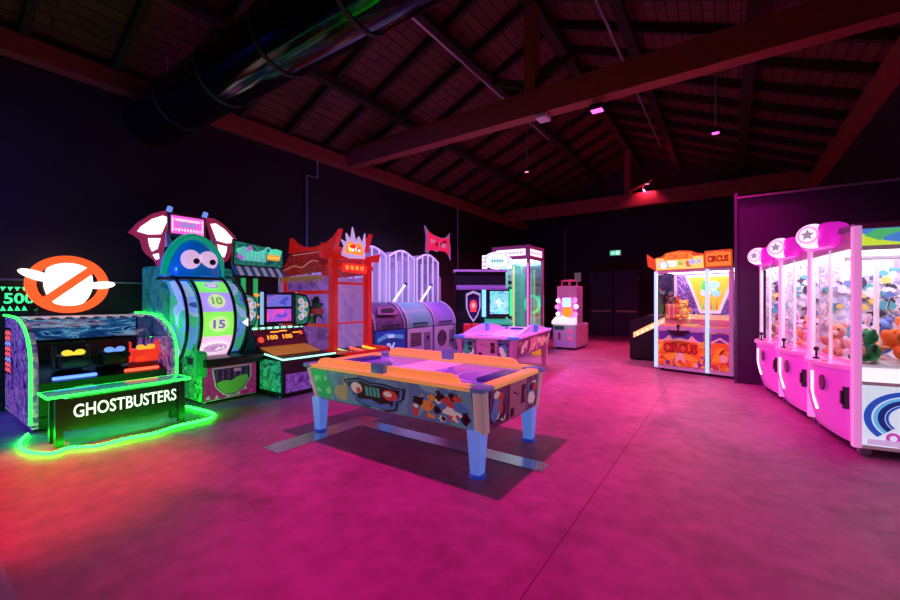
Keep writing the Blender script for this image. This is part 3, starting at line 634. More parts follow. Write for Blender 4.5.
# ------------------------------------------------------------------ red gate game
t = thing('gate_game', 'red pagoda gate game with two posts, curved beams and a lit crest on top', 'arcade machine', (-6.0, 4.64, 0))
M_red = pm('lacquer_red', (.62, .02, .02), .3, es=.28, ecol=(1, .02, .01), coat=.3)
M_reds = art('red_tile_print', [(.4, .02, .03), (.55, .03, .03), (.3, .01, .02), (.62, .05, .04)], 5, .28, stretch=(1, 1, 3))
for yc in (4.28, 5.04):
    MB().rbox(-5.36, -5.24, yc - .055, yc + .055, 0.0, 2.10, .012).build('post', M_red, t)
    MB().rbox(-5.39, -5.21, yc - .085, yc + .085, 0.0, .12, .012).build('post_foot', M_black, t)
    MB().rbox(-6.66, -6.56, yc - .04, yc + .04, 0.0, 1.85, .01).build('rear_post', M_red, t)
bm_ = [(-.64, .16), (-.60, .0), (.60, .0), (.64, .16), (.35, .085), (0, .07), (-.35, .085)]
fr = frame((-5.36, 4.66, 2.08), (0, 1, 0), (0, 0, 1))
MB().pp(bm_, fr, .12).build('gate_beam', M_red, t)
MB().rbox(-5.35, -5.25, 4.2, 5.14, 1.92, 2.0, .01).build('tie_rail', M_red, t)
MB().rbox(-5.33, -5.27, 4.3, 5.02, 1.66, 1.70, .006).rbox(-5.33, -5.27, 4.3, 5.02, 1.0, 1.03, .006).build('cross_bar', M_red, t)
fr = frame((-5.24, 4.66, 1.96), (0, 1, 0), (0, 0, 1))
m = MB().pp([(-.26, -.09), (.26, -.11), (.3, 0), (.24, .06), (-.24, .06)], fr, .03, 0)
for i in range(4): m.rect(-.2 + i * .11, -.13 + i * .11, -.05, .02, fr, .003, 1, .03)
m.build('name_plaque', [emi('red_plaque', (1, .03, .02), .7), emi('orange_stroke', (1, .3, .05), 1.0)], t)
fr = frame((-5.26, 4.66, 2.30), (0, 1, 0), (0, 0, 1))
cr = MB().pp([(-.26, -.16), (-.1, -.2), (.26, -.18), (.24, -.04), (.27, .06), (.26, .27), (.2, .08), (.12, .2), (.05, .1), (-.02, .34), (-.06, .12), (-.16, .22), (-.14, .06), (-.26, .1), (-.2, 0)], fr, .03).build('crest', emi('lilac_outline_glow', (.7, .45, .9), .7), t)
m = MB().pp([(-.2, -.11), (.2, -.13), (.18, .02), (.1, .08), (0, .05), (-.1, .09), (-.17, .02)], fr, .012, 0, .03)
blobs(m, fr, -.17, .17, -.09, .05, 10, [1, 2, 3], .03, .06, 4, .003, .042)
m.build('crest_art', [emi('flame_orange', (1, .25, .02), 1.1), emi('flame_yellow', (1, .75, .15), 1.2), emi('crest_red', (.9, .03, .03), 1.0), emi('crest_white', (1, .9, .9), 1.2)], cr)
# side roof
rf = MB().prism([(-5.42, 4.16, 1.86), (-6.66, 4.16, 1.80), (-6.6, 4.38, 2.28), (-5.46, 4.38, 2.3)], (0, .04, .02)).prism([(-5.42, 5.16, 1.86), (-6.66, 5.16, 1.80), (-6.6, 4.94, 2.28), (-5.46, 4.94, 2.3)], (0, -.04, .02)).build('side_roof', M_reds, t)
fr = frame((-6.0, 4.36, 2.26), (1, 0, 0), (0, 0, 1))
MB().pp([(-.66, -.0), (.62, .0), (.74, .32), (.60, .20), (.38, .10), (.05, .06), (-.25, .09), (-.5, .18), (-.62, .28)], fr, -.09).build('roof_ridge', M_red, rf)
fr = frame((-6.0, 5.04, 2.26), (1, 0, 0), (0, 0, 1))
MB().pp([(-.66, -.0), (.62, .0), (.74, .32), (.60, .20), (.38, .10), (.05, .06), (-.25, .09), (-.5, .18), (-.62, .28)], fr, -.09).build('roof_ridge', M_red, rf)
MB().prism([(-6.6, 4.38, 2.26), (-5.46, 4.38, 2.28), (-5.46, 4.94, 2.28), (-6.6, 4.94, 2.26)], (0, 0, .03)).build('roof_cap', M_red, rf)
m = MB()
for i in range(12): m.prism([(-6.62 + i * .1, 4.155, 1.80), (-6.53 + i * .1, 4.155, 1.80), (-6.575 + i * .1, 4.155, 1.70)], (0, .02, 0))
m.build('eave_fringe', pm('gold_fringe', (.5, .25, .03), .4, es=.12, ecol=(1, .5, .05)), rf)
m = MB().tube(smoothpath([(-6.5, 4.17, 1.93), (-6.2, 4.17, 1.99), (-6.0, 4.18, 1.96), (-5.75, 4.2, 2.06), (-5.6, 4.21, 2.04)], 5), .012, 6).tube([(-6.45, 4.3, 2.2), (-5.6, 4.3, 2.22)], .01, 6)
m.build('roof_stroke', pm('rose_print', (.9, .3, .3), .4, es=.25), rf)
M_gp = glass('mauve_film', (.80, .62, .92), .08, .2)
sw = MB().box(-6.56, -5.36, 4.27, 4.29, .2, 1.80).build('side_wall', art('violet_wall_print', [(.16, .06, .35), (.28, .10, .5), (.4, .14, .6), (.22, .08, .45)], 1.6, .4), t)
MB().box(-6.56, -5.36, 5.05, 5.07, .2, 1.80).build('side_wall', art('lilac_wall_print', [(.35, .2, .6), (.45, .25, .7), (.55, .3, .75), (.4, .22, .6)], 1.4, .35), t)
MB().box(-6.56, -5.36, 4.255, 4.27, 1.50, 1.56).box(-6.56, -5.36, 4.255, 4.27, .95, 1.0).build('wall_batten', M_red, sw)
fr = frame((-5.72, 4.262, 1.26), (1, 0, 0), (0, 0, 1)); m = MB()
m.pp([(-.2, -.24), (-.05, -.1), (-.22, -.02), (-.1, .05), (-.14, .16), (-.02, .12), (.06, .22), (.1, .1), (.2, .08), (.1, -.02), (.2, -.2), (.04, -.12), (-.02, -.26)], fr, .004, 0)
m.rect(-.15, .2, -.1, .0, fr, .004, 1, .004).oval(.0, .14, .07, .06, fr, .004, 2, .004).oval(-.12, -.2, .06, .07, fr, .004, 3, .004)
m.build('wall_figure', [pm('dark_green_ink', (.02, .1, .05), .5), pm('scarlet_ink', (.6, .03, .05), .5, es=.15), pm('black_ink', (.02, .01, .03), .5), pm('green_ink', (.05, .35, .12), .5, es=.1)], sw)
MB().box(-7.2, -6.66, 4.2, 5.12, 0.03, 1.9).build('target_cabinet', art('violet_target_print', [(.3, .22, .6), (.42, .3, .75), (.36, .25, .65), (.5, .4, .85)], 1.5, .35), t)
fr = frame((-6.66, 4.66, 1.2), (0, 1, 0), (0, 0, 1))
m = MB()
for i in range(3): m.pp([(-.36 + .26 * i, -.22), (-.33 + .26 * i, .1), (-.28 + .26 * i, .22), (-.24 + .26 * i, .12), (-.18 + .26 * i, .2), (-.14 + .26 * i, .06), (-.12 + .26 * i, -.22)], fr, .012, 0)
m.rect(-.4, .4, .3, .46, fr, .012, 1)
m.build('target_row', [pm('lilac_grey_target', (.38, .28, .5), .5, es=.25), emi('pale_blue_header', (.5, .6, 1), .8)], t)
MB().box(-6.66, -5.4, 4.3, 5.02, .03, .48).build('ball_deck', pm('violet_deck', (.3, .08, .35), .4), t)
MB().prism([(-5.4, 4.22, .03), (-4.86, 4.22, .03), (-4.86, 4.22, .52), (-5.4, 4.22, .58)], (0, .86, 0)).build('front_counter', M_black, t)
m = MB().box(-5.42, -4.84, 4.215, 4.25, .53, .60).box(-5.42, -4.84, 5.06, 5.10, .53, .60).box(-4.88, -4.84, 4.215, 5.10, .51, .58)
m.build('counter_rail', M_red, t)
m = MB()
for i in range(3): m.tube([(-5.3, 4.36 + .28 * i, .585), (-4.9, 4.36 + .28 * i, .545)], .02, 8, i % 3)
m.build('counter_lights', [emi('lime_tube', (.5, 1, .1), 1.5), M_led_r, emi('orange_tube', (1, .35, .03), 2.0)], t)

# ------------------------------------------------------------------ three ball-roll lanes with clear cages
def lane(y0, label, fm, hm, grille, arm):
    y1 = y0 + .84
    t = thing('ball_roll_lane', label, 'arcade machine', (-6.0, y0 + .42, 0), group='ball roll lanes')
    MB().box(-7.2, -5.72, y0 + .03, y1 - .03, .02, 1.18).build('carcass', M_blackm, t)
    pr = [(-5.30, .03), (-5.30, .84), (-5.31, .94), (-5.36, 1.08), (-5.46, 1.21), (-5.60, 1.31), (-5.74, 1.36), (-5.74, .03)]
    for y in (y0, y1 - .03): MB().prism([(x, y, z) for x, z in pr], (0, .03, 0)).build('side_panel', hm, t)
    MB().sheet([(p.x + .01, y0 + .03, p.y - .005) for p in smoothpath([(a, b, 0) for a, b in pr[1:7]], 4)], (0, .78, 0), .015).build('curved_hood', hm, t)
    for y in (y0 + .015, y1 - .015): MB().tube(smoothpath([(x + .01, y, z + .006) for x, z in pr[1:7]], 4), .018, 8).build('hood_trim', M_white, t)
    fr = frame((-5.30, y0 + .42, .44), (0, 1, 0), (0, 0, 1))
    fp = MB().rect(-.41, .41, -.40, .38, fr, .02).build('front_panel', fm, t)
    if grille == 'speaker':
        m = MB()
        for r in (.05, .09, .13, .17): m.ring(-.14, .12, r, r - .02, fr, .008, 0, .02, 24)
        m.rect(.14, .34, -.1, .28, fr, .006, 1, .02).rect(.2, .28, .0, .06, fr, .004, 0, .026)
        m.build('speaker_grille', [M_black, M_grey], fp)
    elif grille == 'vent':
        m = MB()
        for i in range(7): m.rect(-.32, .02, .02 + i * .04, .04 + i * .04, fr, .008, 0, .02)
        m.rect(.12, .34, -.1, .28, fr, .006, 1, .02).rect(.2, .27, .12, .2, fr, .004, 0, .026)
        m.build('vent_slots', [M_black, M_grey], fp)
    else:
        m = MB().pp([(-.36, .24), (-.1, .33), (.34, .27), (.34, .2), (-.1, .25), (-.36, .17)], fr, .02, 0, .02).rect(-.1, .06, .24, .3, fr, .01, 1, .04)
        m.text('IV', fr, .0, .06, .22, .16, .01, 1, .03, .02)
        m.build('blue_fascia_mark', [pm('sky_blue_print', (.1, .4, .7), .4, es=.3), pm('pale_blue_print', (.6, .8, 1), .4, es=.4)], fp)
        fr2 = frame((-5.42, y0 + .42, 1.17), (0, 1, 0), (-.7, 0, .7))
        m = MB().pp([(-.3, -.1), (-.2, .08), (.25, .1), (.33, -.02), (.2, -.12)], fr2, .006, 0, .035).pp([(-.2, -.06), (-.12, .04), (.18, .06), (.22, -.02), (.1, -.07)], fr2, .006, 1, .041)
        m.build('hood_crest', [pm('dusky_rose_print', (.35, .12, .2), .5), M_black], t)
    MB().tube([(-5.33, y0 + .2, .87), (-5.27, y0 + .2, .92), (-5.27, y0 + .64, .92), (-5.33, y0 + .64, .87)], .015, 8).build('grab_bar', M_blackm, t)
    # cage
    zt = 2.30; xc0, xc1 = -7.15, -5.78
    cg = MB()
    def archpt(y):
        k = (y - y0) / .84; return zt + .16 * math.sin(PI * k)
    ys = [y0 + .02 + .8 * i / 12 for i in range(13)]
    cg.sheet([(xc0, y, archpt(y)) for y in ys], (xc1 - xc0, 0, 0), .006)
    cg.box(xc0, xc1, y0 + .01, y0 + .016, 1.18, zt).box(xc0, xc1, y1 - .026, y1 - .02, 1.18, zt)
    cage = cg.build('clear_cage', pm('frosted_acrylic', (.75, .7, .9), .25, es=.10, ecol=(.6, .5, 1)), t)
    MATS['frosted_acrylic'].node_tree.nodes['Principled BSDF'].inputs['Alpha'].default_value = .34
    m = MB()
    for y in ys[::3]: m.box(xc1 - .02, xc1, y - .016, y + .016, 1.2, archpt(y))
    for y in (y0 + .012, y1 - .024):
        for x in (-7.1, -6.7, -6.3, -5.95): m.box(x - .02, x + .02, y - .008, y + .014, 1.2, zt)
    for x in (xc0 + .02, xc1 - .02): m.tube([(x, y, archpt(y)) for y in ys], .022, 6)
    m.build('cage_ribs', pm('milky_ribs', (.72, .66, .85), .35, es=.5, ecol=(.6, .5, 1)), cage)  # rib glow stands in for lamplight on the cages
    MB().box(-7.18, -7.15, y0 + .03, y1 - .03, 1.18, 2.25).build('target_back', pm('lavender_back', (.45, .4, .72), .5, es=.45, ecol=(.5, .4, 1)), t)  # glow of the back replaces light falling inside the cage
    if arm:
        a = MB().tube([(-5.74, y0 + .06, 1.34), (-5.66, y0 + .36, 1.72)], .026, 8).build('light_arm', emi('lit_arm', (.9, .85, 1), 1.0), t)
        MB().ell((-5.655, y0 + .38, 1.74), .035).build('arm_tip', M_black, a)
M_hoodA = art('dark_hood_print', [(.04, .02, .08), (.1, .05, .16), (.16, .08, .2), (.06, .03, .12)], 5, .05)
lane(5.20, 'ball roll lane with bright blue front and dark crested hood beside the red gate', pm('gloss_blue', (.02, .07, .42), .3, es=.12, ecol=(.02, .1, .9)), M_hoodA, 'mark', False)
lane(6.10, 'ball roll lane with grey-green curved hood next to the blue fronted lane', M_white, pm('grey_green_hood', (.22, .62, .5), .35), 'vent', True)  # strong green in the hood stands in for green light on it
lane(7.00, 'ball roll lane with purple curved hood and ringed speaker grille on its front', M_white, pm('purple_hood', (.38, .26, .62), .35), 'speaker', True)
# pale frame standing at the end of the lanes
single(MB().box(-6.6, -6.56, 8.42, 8.46, 0, 2.05).box(-6.6, -6.56, 8.95, 8.99, 0, 2.05).box(-6.6, -6.56, 8.42, 8.99, 2.01, 2.05).box(-6.6, -6.56, 8.42, 8.99, .9, .94), 'clear_screen_frame', 'narrow pale open frame standing just past the farthest lane', 'frame', pm('lilac_white_frame', (.6, .5, .7), .4))
# red splash sign on the wall
fr = frame((XL + .02, 10.1, 3.2), (0, 1, 0), (0, 0, 1))
t = thing('splash_sign', 'red and lilac jagged sign high on the left wall above the clear cages', 'sign', (XL + .02, 10.1, 2.75))
MB().pp([(-.66, -.36), (-.62, .1), (-.7, .44), (-.45, .24), (-.1, .18), (.2, .16), (.42, .22), (.62, .38), (.6, .1), (.66, -.1), (.66, -.5), (.5, -.28), (.2, -.2), (-.1, -.3), (-.4, -.22), (-.52, -.38)], fr, .03).build('sign_board', emi('lilac_board', (.55, .2, .7), .35), t)
m = MB().pp([(-.52, -.15), (-.5, .2), (-.1, .12), (.3, .14), (.54, .1), (.56, -.2), (.2, -.14), (-.1, -.22)], fr, .008, 0, .03).pp([(-.6, -.3), (-.56, .3), (-.3, .2), (.1, .14), (.4, .18), (.57, .25), (.58, -.4), (.4, -.25), (-.2, -.26)], fr, .004, 0, .03)
blobs(m, fr, -.45, .5, -.15, .12, 9, [1, 2], .05, .1, 21, .004, .038)
m.build('sign_art', [emi('crimson_field', (1, .02, .12), .8), emi('rose_mark', (.9, .3, .6), .5), emi('deep_red_mark', (.6, .0, .1), .4)], t)

# ------------------------------------------------------------------ air hockey tables
def hockey(label, loc, rz, L, W, zb, zt, P):
    t = thing('air_hockey_table', label, 'air hockey table', loc, rz, 'air hockey tables'); hx, hy = L / 2, W / 2; ins = P['inset']
    tp = [(-hx, -hy), (hx, -hy), (hx, hy), (-hx, hy)]; bt = [(-hx + ins, -hy + ins), (hx - ins * .3, -hy + ins), (hx - ins * .3, hy - ins), (-hx + ins, hy - ins)]
    m = MB(); m.add([(x, y, zb) for x, y in bt] + [(x, y, zt - .03) for x, y in tp], [(3, 2, 1, 0), (4, 5, 6, 7), (0, 1, 5, 4), (1, 2, 6, 5), (2, 3, 7, 6), (3, 0, 4, 7)])
    body = m.build('cabinet_body', P['body'], t)
    H = zt - .03 - zb
    for k, (sy, mat) in enumerate(((-1, P['side']), (1, P['side']))):
        fr = frame((0, sy * (hy - ins / 2), zb + H / 2), (-sy, 0, 0), (0, sy * ins, H))
        pn = MB().rect(-hx + ins + .02, hx - .10, -H / 2 + .012, H / 2 - .005, fr, .006).build('side_artwork', mat, t)
        P['decor'](fr, hx, H, pn, k)
    fr = frame((hx - ins * .15, 0, zb + H / 2), (0, 1, 0), (ins * .3, 0, H))
    for a0, a1 in ((-hy + .12, -.16), (.22, hy - .12)):
        pn = MB().rect(a0, a1, -H / 2 + .02, H / 2 - .005, fr, .006).build('end_artwork', P['end'], t)
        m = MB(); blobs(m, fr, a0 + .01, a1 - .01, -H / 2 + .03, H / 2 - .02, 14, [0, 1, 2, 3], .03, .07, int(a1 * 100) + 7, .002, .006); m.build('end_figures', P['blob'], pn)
    cp = MB().rect(-.14, .20, -H / 2 + .02, H / 2 - .005, fr, .012).build('coin_panel', pm('pale_coin_panel', (.75, .72, .72), .4), t)
    for q in ((.10, .17, -.06, .11), (-.11, -.05, -.13, -.06), (-.06, -.03, .06, .075), (.0, .03, .04, .05)): MB().rect(*q, fr, .006, 0, .012).build('coin_slot', M_black, cp)
    MB().rect(.12, .15, .0, .06, fr, .004, 0, .018).build('price_plate', pm('dull_red_slot', (.4, .1, .1), .4), cp)
    fr = frame((-hx + ins * .5, 0, zb + H / 2), (0, -1, 0), (-ins, 0, H)); MB().rect(-hy + .1, hy - .1, -H / 2 + .02, H / 2, fr, .006).build('end_artwork', P['end'], t)
    for sx in (-1, 1):
        for sy in (-1, 1):
            x1, y1 = sx * (hx - .045), sy * (hy - .045); i2 = ins * (1 if sx < 0 else .3)
            MB().tube([(x1 - sx * i2, y1 - sy * ins, zb), (x1, y1, zt - .03)], .062, 16).build('corner_post', P['post'], t)
            lx, ly = sx * (hx - .10), sy * (hy - .10)
            lg = MB(); a, b = .062, .042
            lg.add([(lx - b, ly - b, .02), (lx + b, ly - b, .02), (lx + b, ly + b, .02), (lx - b, ly + b, .02), (lx - a, ly - a, zb + .01), (lx + a, ly - a, zb + .01), (lx + a, ly + a, zb + .01), (lx - a, ly + a, zb + .01)],
                   [(3, 2, 1, 0), (4, 5, 6, 7), (0, 1, 5, 4), (1, 2, 6, 5), (2, 3, 7, 6), (3, 0, 4, 7)])
            lg = lg.build('leg', P['leg'], t)
            MB().cyl((lx, ly, 0), (lx, ly, .025), .072, .06, 20).build('leg_pad', P['pad'], lg)
            MB().rbox(min(x1 - sx * .11, x1 + sx * .075), max(x1 - sx * .11, x1 + sx * .075), min(y1 - sy * .1, y1 + sy * .075), max(y1 - sy * .1, y1 + sy * .075), zt - .03, zt + .012, .015).build('corner_cap', P['cap'], t)
    # frame rails
    for sy in (-1, 1):
        MB().rbox(-hx + .08, hx - .08, min(sy * (hy - .10), sy * (hy + .03)), max(sy * (hy - .10), sy * (hy + .03)), zt - .03, zt + .012, .012).build('side_rail', P['rail'], t)
        g = P['guard']; ye = sy * (hy - .03)
        pts = [(-hx + .14, zt)] + [(-hx + .14 + .10 * (1 - math.cos(a)), zt + g * math.sin(a)) for a in [PI / 2 * i / 6 for i in range(1, 7)]]
        rp = [(-x if True else x, z) for x, z in pts]
        if P['arched']:
            q = [(-hx + .2 + (2 * hx - .4) * i / 20, zt + .02 + g * math.sin(PI * i / 20)) for i in range(21)]
            prf = [(-hx + .2, zt)] + q + [(hx - .2, zt)]
        else:
            prf = pts + [(hx - .34, zt + g)] + [(hx - .34 + .10 * math.sin(a), zt + g * math.cos(a)) for a in [PI / 2 * i / 6 for i in range(1, 7)]]
        MB().prism([(x, ye, z) for x, z in prf], (0, -sy * .05, 0)).build('rail_guard', P['guardm'], t)
        MB().rbox(-.10, .06, min(ye + sy * .05, ye - sy * .08), max(ye + sy * .05, ye - sy * .08), zt + .0, zt + g + .03, .012).build('sensor_post', P['cap'], t)
    for sx in (-1, 1):
        MB().rbox(min(sx * (hx - .09), sx * (hx + .03)), max(sx * (hx - .09), sx * (hx + .03)), -hy + .16, hy - .16, zt - .03, zt + .012, .012).build('end_rail', P['rail'], t)
        MB().rbox(min(sx * (hx - .1), sx * (hx - .26)), max(sx * (hx - .1), sx * (hx - .26)), -.26, .26, zt - .028, zt + .006, .01).build('goal_slot', pm('deep_blue_goal', (.03, .02, .22), .35, es=.1, ecol=(.1, .05, 1)), t)
    pf = MB().box(-hx + .09, hx - .09, -hy + .10, hy - .10, zt - .04, zt - .028).build('playfield', P['field'], t)
    fr = frame((0, 0, zt - .028), (1, 0, 0), (0, 1, 0))
    m = MB().rect(-.26, .20, -hy + .12, hy - .12, fr, .002, 0).ring(0, 0, .28, .26, fr, .002, 1, .002)
    for sx in (-1, 1): m.ring(sx * (hx - .28), 0, .3, .28, fr, .002, 1, .002, 24, PI / 2 if sx > 0 else -PI / 2, 3 * PI / 2 if sx > 0 else PI / 2)
    m.build('field_marks', [P['band'], pm('field_line', (.5, .35, .9), .3, es=.3)], pf)
    return t
M_figs = [pm('ink_white', (.7, .68, .66), .4, es=.26), pm('ink_black', (.02, .02, .03), .4), pm('ink_crimson', (.5, .05, .05), .4, es=.26), pm('ink_orange', (.7, .25, .04), .4, es=.26), pm('ink_teal', (.05, .35, .32), .4, es=.26), pm('ink_blue', (.06, .16, .5), .4, es=.26)]  # ink glow stands in for fill light on the table's side
def decor1(fr, hx, H, pn, k):
    m = MB(); b = H / 2
    m.pp([(-hx + .07, -b + .02), (-hx + .06, b - .01), (-hx + .28, b - .01), (-hx + .42, -.02), (-hx + .33, -b + .02)], fr, .002, 6, .006)
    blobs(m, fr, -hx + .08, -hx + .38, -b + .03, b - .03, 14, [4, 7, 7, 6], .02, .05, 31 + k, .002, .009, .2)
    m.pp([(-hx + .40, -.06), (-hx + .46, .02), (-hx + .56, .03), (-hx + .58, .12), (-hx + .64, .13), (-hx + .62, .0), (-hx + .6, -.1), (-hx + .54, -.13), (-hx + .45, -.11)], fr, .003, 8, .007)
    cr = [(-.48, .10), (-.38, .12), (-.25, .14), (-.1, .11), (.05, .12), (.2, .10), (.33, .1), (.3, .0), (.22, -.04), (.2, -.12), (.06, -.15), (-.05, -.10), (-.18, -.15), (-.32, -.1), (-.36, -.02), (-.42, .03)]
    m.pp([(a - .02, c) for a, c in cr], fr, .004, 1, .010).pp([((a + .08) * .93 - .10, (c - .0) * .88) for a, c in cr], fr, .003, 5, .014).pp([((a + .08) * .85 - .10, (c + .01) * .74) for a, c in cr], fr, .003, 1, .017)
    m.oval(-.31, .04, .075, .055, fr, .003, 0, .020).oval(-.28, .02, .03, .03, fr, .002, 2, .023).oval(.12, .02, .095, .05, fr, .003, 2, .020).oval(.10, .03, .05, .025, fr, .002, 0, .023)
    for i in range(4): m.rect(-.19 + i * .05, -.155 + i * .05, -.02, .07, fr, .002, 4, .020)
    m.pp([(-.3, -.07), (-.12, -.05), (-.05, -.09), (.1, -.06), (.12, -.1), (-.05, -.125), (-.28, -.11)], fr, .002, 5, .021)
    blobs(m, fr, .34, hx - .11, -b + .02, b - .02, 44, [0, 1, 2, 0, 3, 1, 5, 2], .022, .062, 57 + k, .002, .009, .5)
    m.build('artwork_figures', M_figs + [pm('ink_leaf_green', (.02, .42, .14), .4, es=.3), pm('ink_mint', (.15, .65, .3), .4, es=.3), pm('ink_sage', (.5, .6, .3), .4, es=.12)], pn)  # these inks glow too, in place of front fill light
P1 = dict(inset=.06, body=pm('table_grey', (.3, .3, .34), .4), side=art('steel_blue_artwork', [(.06, .26, .30), (.10, .34, .40), (.12, .28, .48), (.08, .18, .42), (.18, .38, .50)], 2.2, .24, .35), end=art('violet_end_artwork', [(.12, .12, .35), (.2, .2, .45), (.16, .1, .3), (.3, .3, .5)], 5), blob=[M_figs[0], M_figs[2], M_figs[1], M_figs[5]],  # side artwork glow makes up for missing fill light
          post=pm('pale_post_plastic', (.70, .64, .66), .35, es=.16), leg=pm('uv_blue_leg', (.25, .42, .9), .35, es=.45, ecol=(.12, .28, 1)), pad=pm('uv_blue_pad', (.05, .1, .5), .4, es=.2, ecol=(.05, .1, 1)), cap=pm('slate_blue_cap', (.14, .26, .5), .35, es=.12, ecol=(.1, .3, 1)),  # post glow stands in for neutral light on pale plastic
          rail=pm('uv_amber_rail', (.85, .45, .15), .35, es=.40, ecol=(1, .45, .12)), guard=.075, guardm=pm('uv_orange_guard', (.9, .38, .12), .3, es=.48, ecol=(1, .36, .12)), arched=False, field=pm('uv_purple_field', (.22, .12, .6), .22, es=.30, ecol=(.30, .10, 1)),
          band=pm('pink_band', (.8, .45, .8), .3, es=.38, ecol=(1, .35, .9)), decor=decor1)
hockey('air hockey table with orange rails and pale blue legs standing over metal plates', (-2.615, 3.235, 0), 0.0, 2.16, 1.2, .36, .72, P1)
def decor2(fr, hx, H, pn, k):
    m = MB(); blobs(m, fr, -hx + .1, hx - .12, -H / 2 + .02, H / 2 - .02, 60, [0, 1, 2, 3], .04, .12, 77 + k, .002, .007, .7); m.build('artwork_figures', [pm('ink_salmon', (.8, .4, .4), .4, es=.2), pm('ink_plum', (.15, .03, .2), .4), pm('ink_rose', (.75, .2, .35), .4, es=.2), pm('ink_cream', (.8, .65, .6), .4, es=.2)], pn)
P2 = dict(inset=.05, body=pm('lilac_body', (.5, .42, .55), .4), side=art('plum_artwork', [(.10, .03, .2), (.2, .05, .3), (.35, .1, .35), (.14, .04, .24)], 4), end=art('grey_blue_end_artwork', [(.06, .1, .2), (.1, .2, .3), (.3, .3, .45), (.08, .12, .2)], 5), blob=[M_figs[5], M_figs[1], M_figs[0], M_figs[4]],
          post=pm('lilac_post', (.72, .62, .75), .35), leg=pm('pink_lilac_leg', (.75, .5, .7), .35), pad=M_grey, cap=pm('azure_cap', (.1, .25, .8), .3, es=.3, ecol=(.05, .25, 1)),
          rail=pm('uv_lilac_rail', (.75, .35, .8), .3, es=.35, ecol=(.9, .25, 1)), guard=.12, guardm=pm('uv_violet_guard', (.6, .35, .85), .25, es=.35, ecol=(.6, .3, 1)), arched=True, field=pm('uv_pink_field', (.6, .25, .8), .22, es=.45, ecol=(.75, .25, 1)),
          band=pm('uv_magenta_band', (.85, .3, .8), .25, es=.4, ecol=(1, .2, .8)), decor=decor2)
a2 = math.radians(98.6)
hockey('farther air hockey table with lilac arched rails and purple figured sides', (-3.42, 6.86, 0), a2 - PI, 2.45, 1.05, .44, .80, P2)

# ------------------------------------------------------------------ screen game with oval topper
t = thing('screen_game', 'dark video game cabinet with blue-green screen, shield emblem and white oval topper', 'arcade machine', (-4.97, 8.42, 0), math.radians(36.9), None)
MB().box(-.6, .62, -.1, .34, .02, 2.08).build('cabinet', M_black, t)
MB().box(-.6, .62, -.45, -.1, .02, .85).build('console_base', M_black, t)
MB().box(-.64, .66, -.16, .38, 2.08, 2.13).build('top_trim', pm('mauve_top_trim', (.45, .25, .5), .4, es=.15), t)
MB().prism([(-.58, -.1, 1.7), (-.58, -.35, 1.64), (-.58, -.35, 1.69), (-.58, -.1, 1.76)], (1.18, 0, 0)).build('visor', pm('mauve_visor', (.3, .15, .4), .4, es=.1), t)
fr = frame((.42, -.12, 1.33), (1, 0, 0), (0, 0, 1))
s_ = MB().rect(-.30, .28, -.33, .33, fr, .10).build('screen_bezel', M_black, t)
MB().rect(-.20, .25, -.26, .28, fr, .006, 0, .10).build('screen', art('aqua_screen', [(.05, .5, .7), (.1, .7, .6), (.3, .85, .8), (.05, .4, .55), (.6, .95, .9), (.05, .7, .35)], 6, 1.0), s_)
MB().rect(-.38, -.30, -.33, .33, fr, .14).build('blue_light_bar', emi('sky_light_bar', (.15, .45, 1), 2.0), s_)
MB().rect(.27, .34, -.30, .33, fr, .12).build('green_light_bar', emi('lime_light_bar', (.05, .9, .25), 1.0), s_)
fr = frame((-.18, -.2, 1.22), (1, 0, 0), (0, 0, 1)); sh = [(-.17, .33), (0, .40), (.17, .33), (.17, .0), (.1, -.2), (0, -.34), (-.1, -.2), (-.17, .0)]
e = MB().pp(sh, fr, .05).build('shield_emblem', emi('lilac_shield_edge', (.6, .45, .9), .7), t)
m = MB().pp([(a * .84, b * .86) for a, b in sh], fr, .006, 0, .05); m.oval(0, .05, .09, .13, fr, .004, 1, .056).rect(-.07, .07, -.1, -.05, fr, .004, 1, .056).oval(.0, .05, .04, .06, fr, .004, 2, .06)
m.build('shield_face', [pm('midnight_shield', (.04, .02, .12), .4), emi('shield_red', (1, .06, .08), .8), emi('shield_rose', (1, .5, .5), .8)], e)
for x in (-.34, -.14): MB().rbox(x - .09, x + .09, -.56, -.40, .62, .86, .03).build('red_grip', emi('grip_red', (.8, .02, .05), .4), t)
MB().prism([(.1, -.1, .86), (.1, -.52, .82), (.1, -.52, .87), (.1, -.1, .95)], (.62, 0, 0)).build('control_shelf', emi('green_control_shelf', (.05, .55, .3), .45), t)
fr = frame((.42, .0, 2.36), (1, 0, 0), (0, 0, 1))
tp = MB().oval(0, 0, .33, .21, fr, .06).rect(-.36, -.24, -.2, .12, fr, .06).rect(.26, .36, -.2, .05, fr, .06).build('oval_topper', emi('topper_white', (.95, .95, 1), 1.1), t)
m = MB().ring(0, 0, .30, .275, fr, .004, 0, .06, asp=.62).oval(0, -.01, .18, .09, fr, .004, 1, .06)
for i in range(5): m.rect(-.14 + i * .06, -.1 + i * .06, -.04, .02, fr, .003, 0, .064)
for b in (-.14, -.04, .06): m.rect(-.35, -.26, b - .02, b + .02, fr, .004, 2, .06)
m.build('topper_marks', [emi('jade_mark', (.1, .5, .4), .6), emi('mint_field', (.6, .95, .75), .9), emi('coral_mark', (.9, .3, .35), .8)], tp)
MB().box(.3, .34, .0, .06, 2.13, 2.2).box(.5, .54, .0, .06, 2.13, 2.2).build('topper_stand', M_galv, tp)

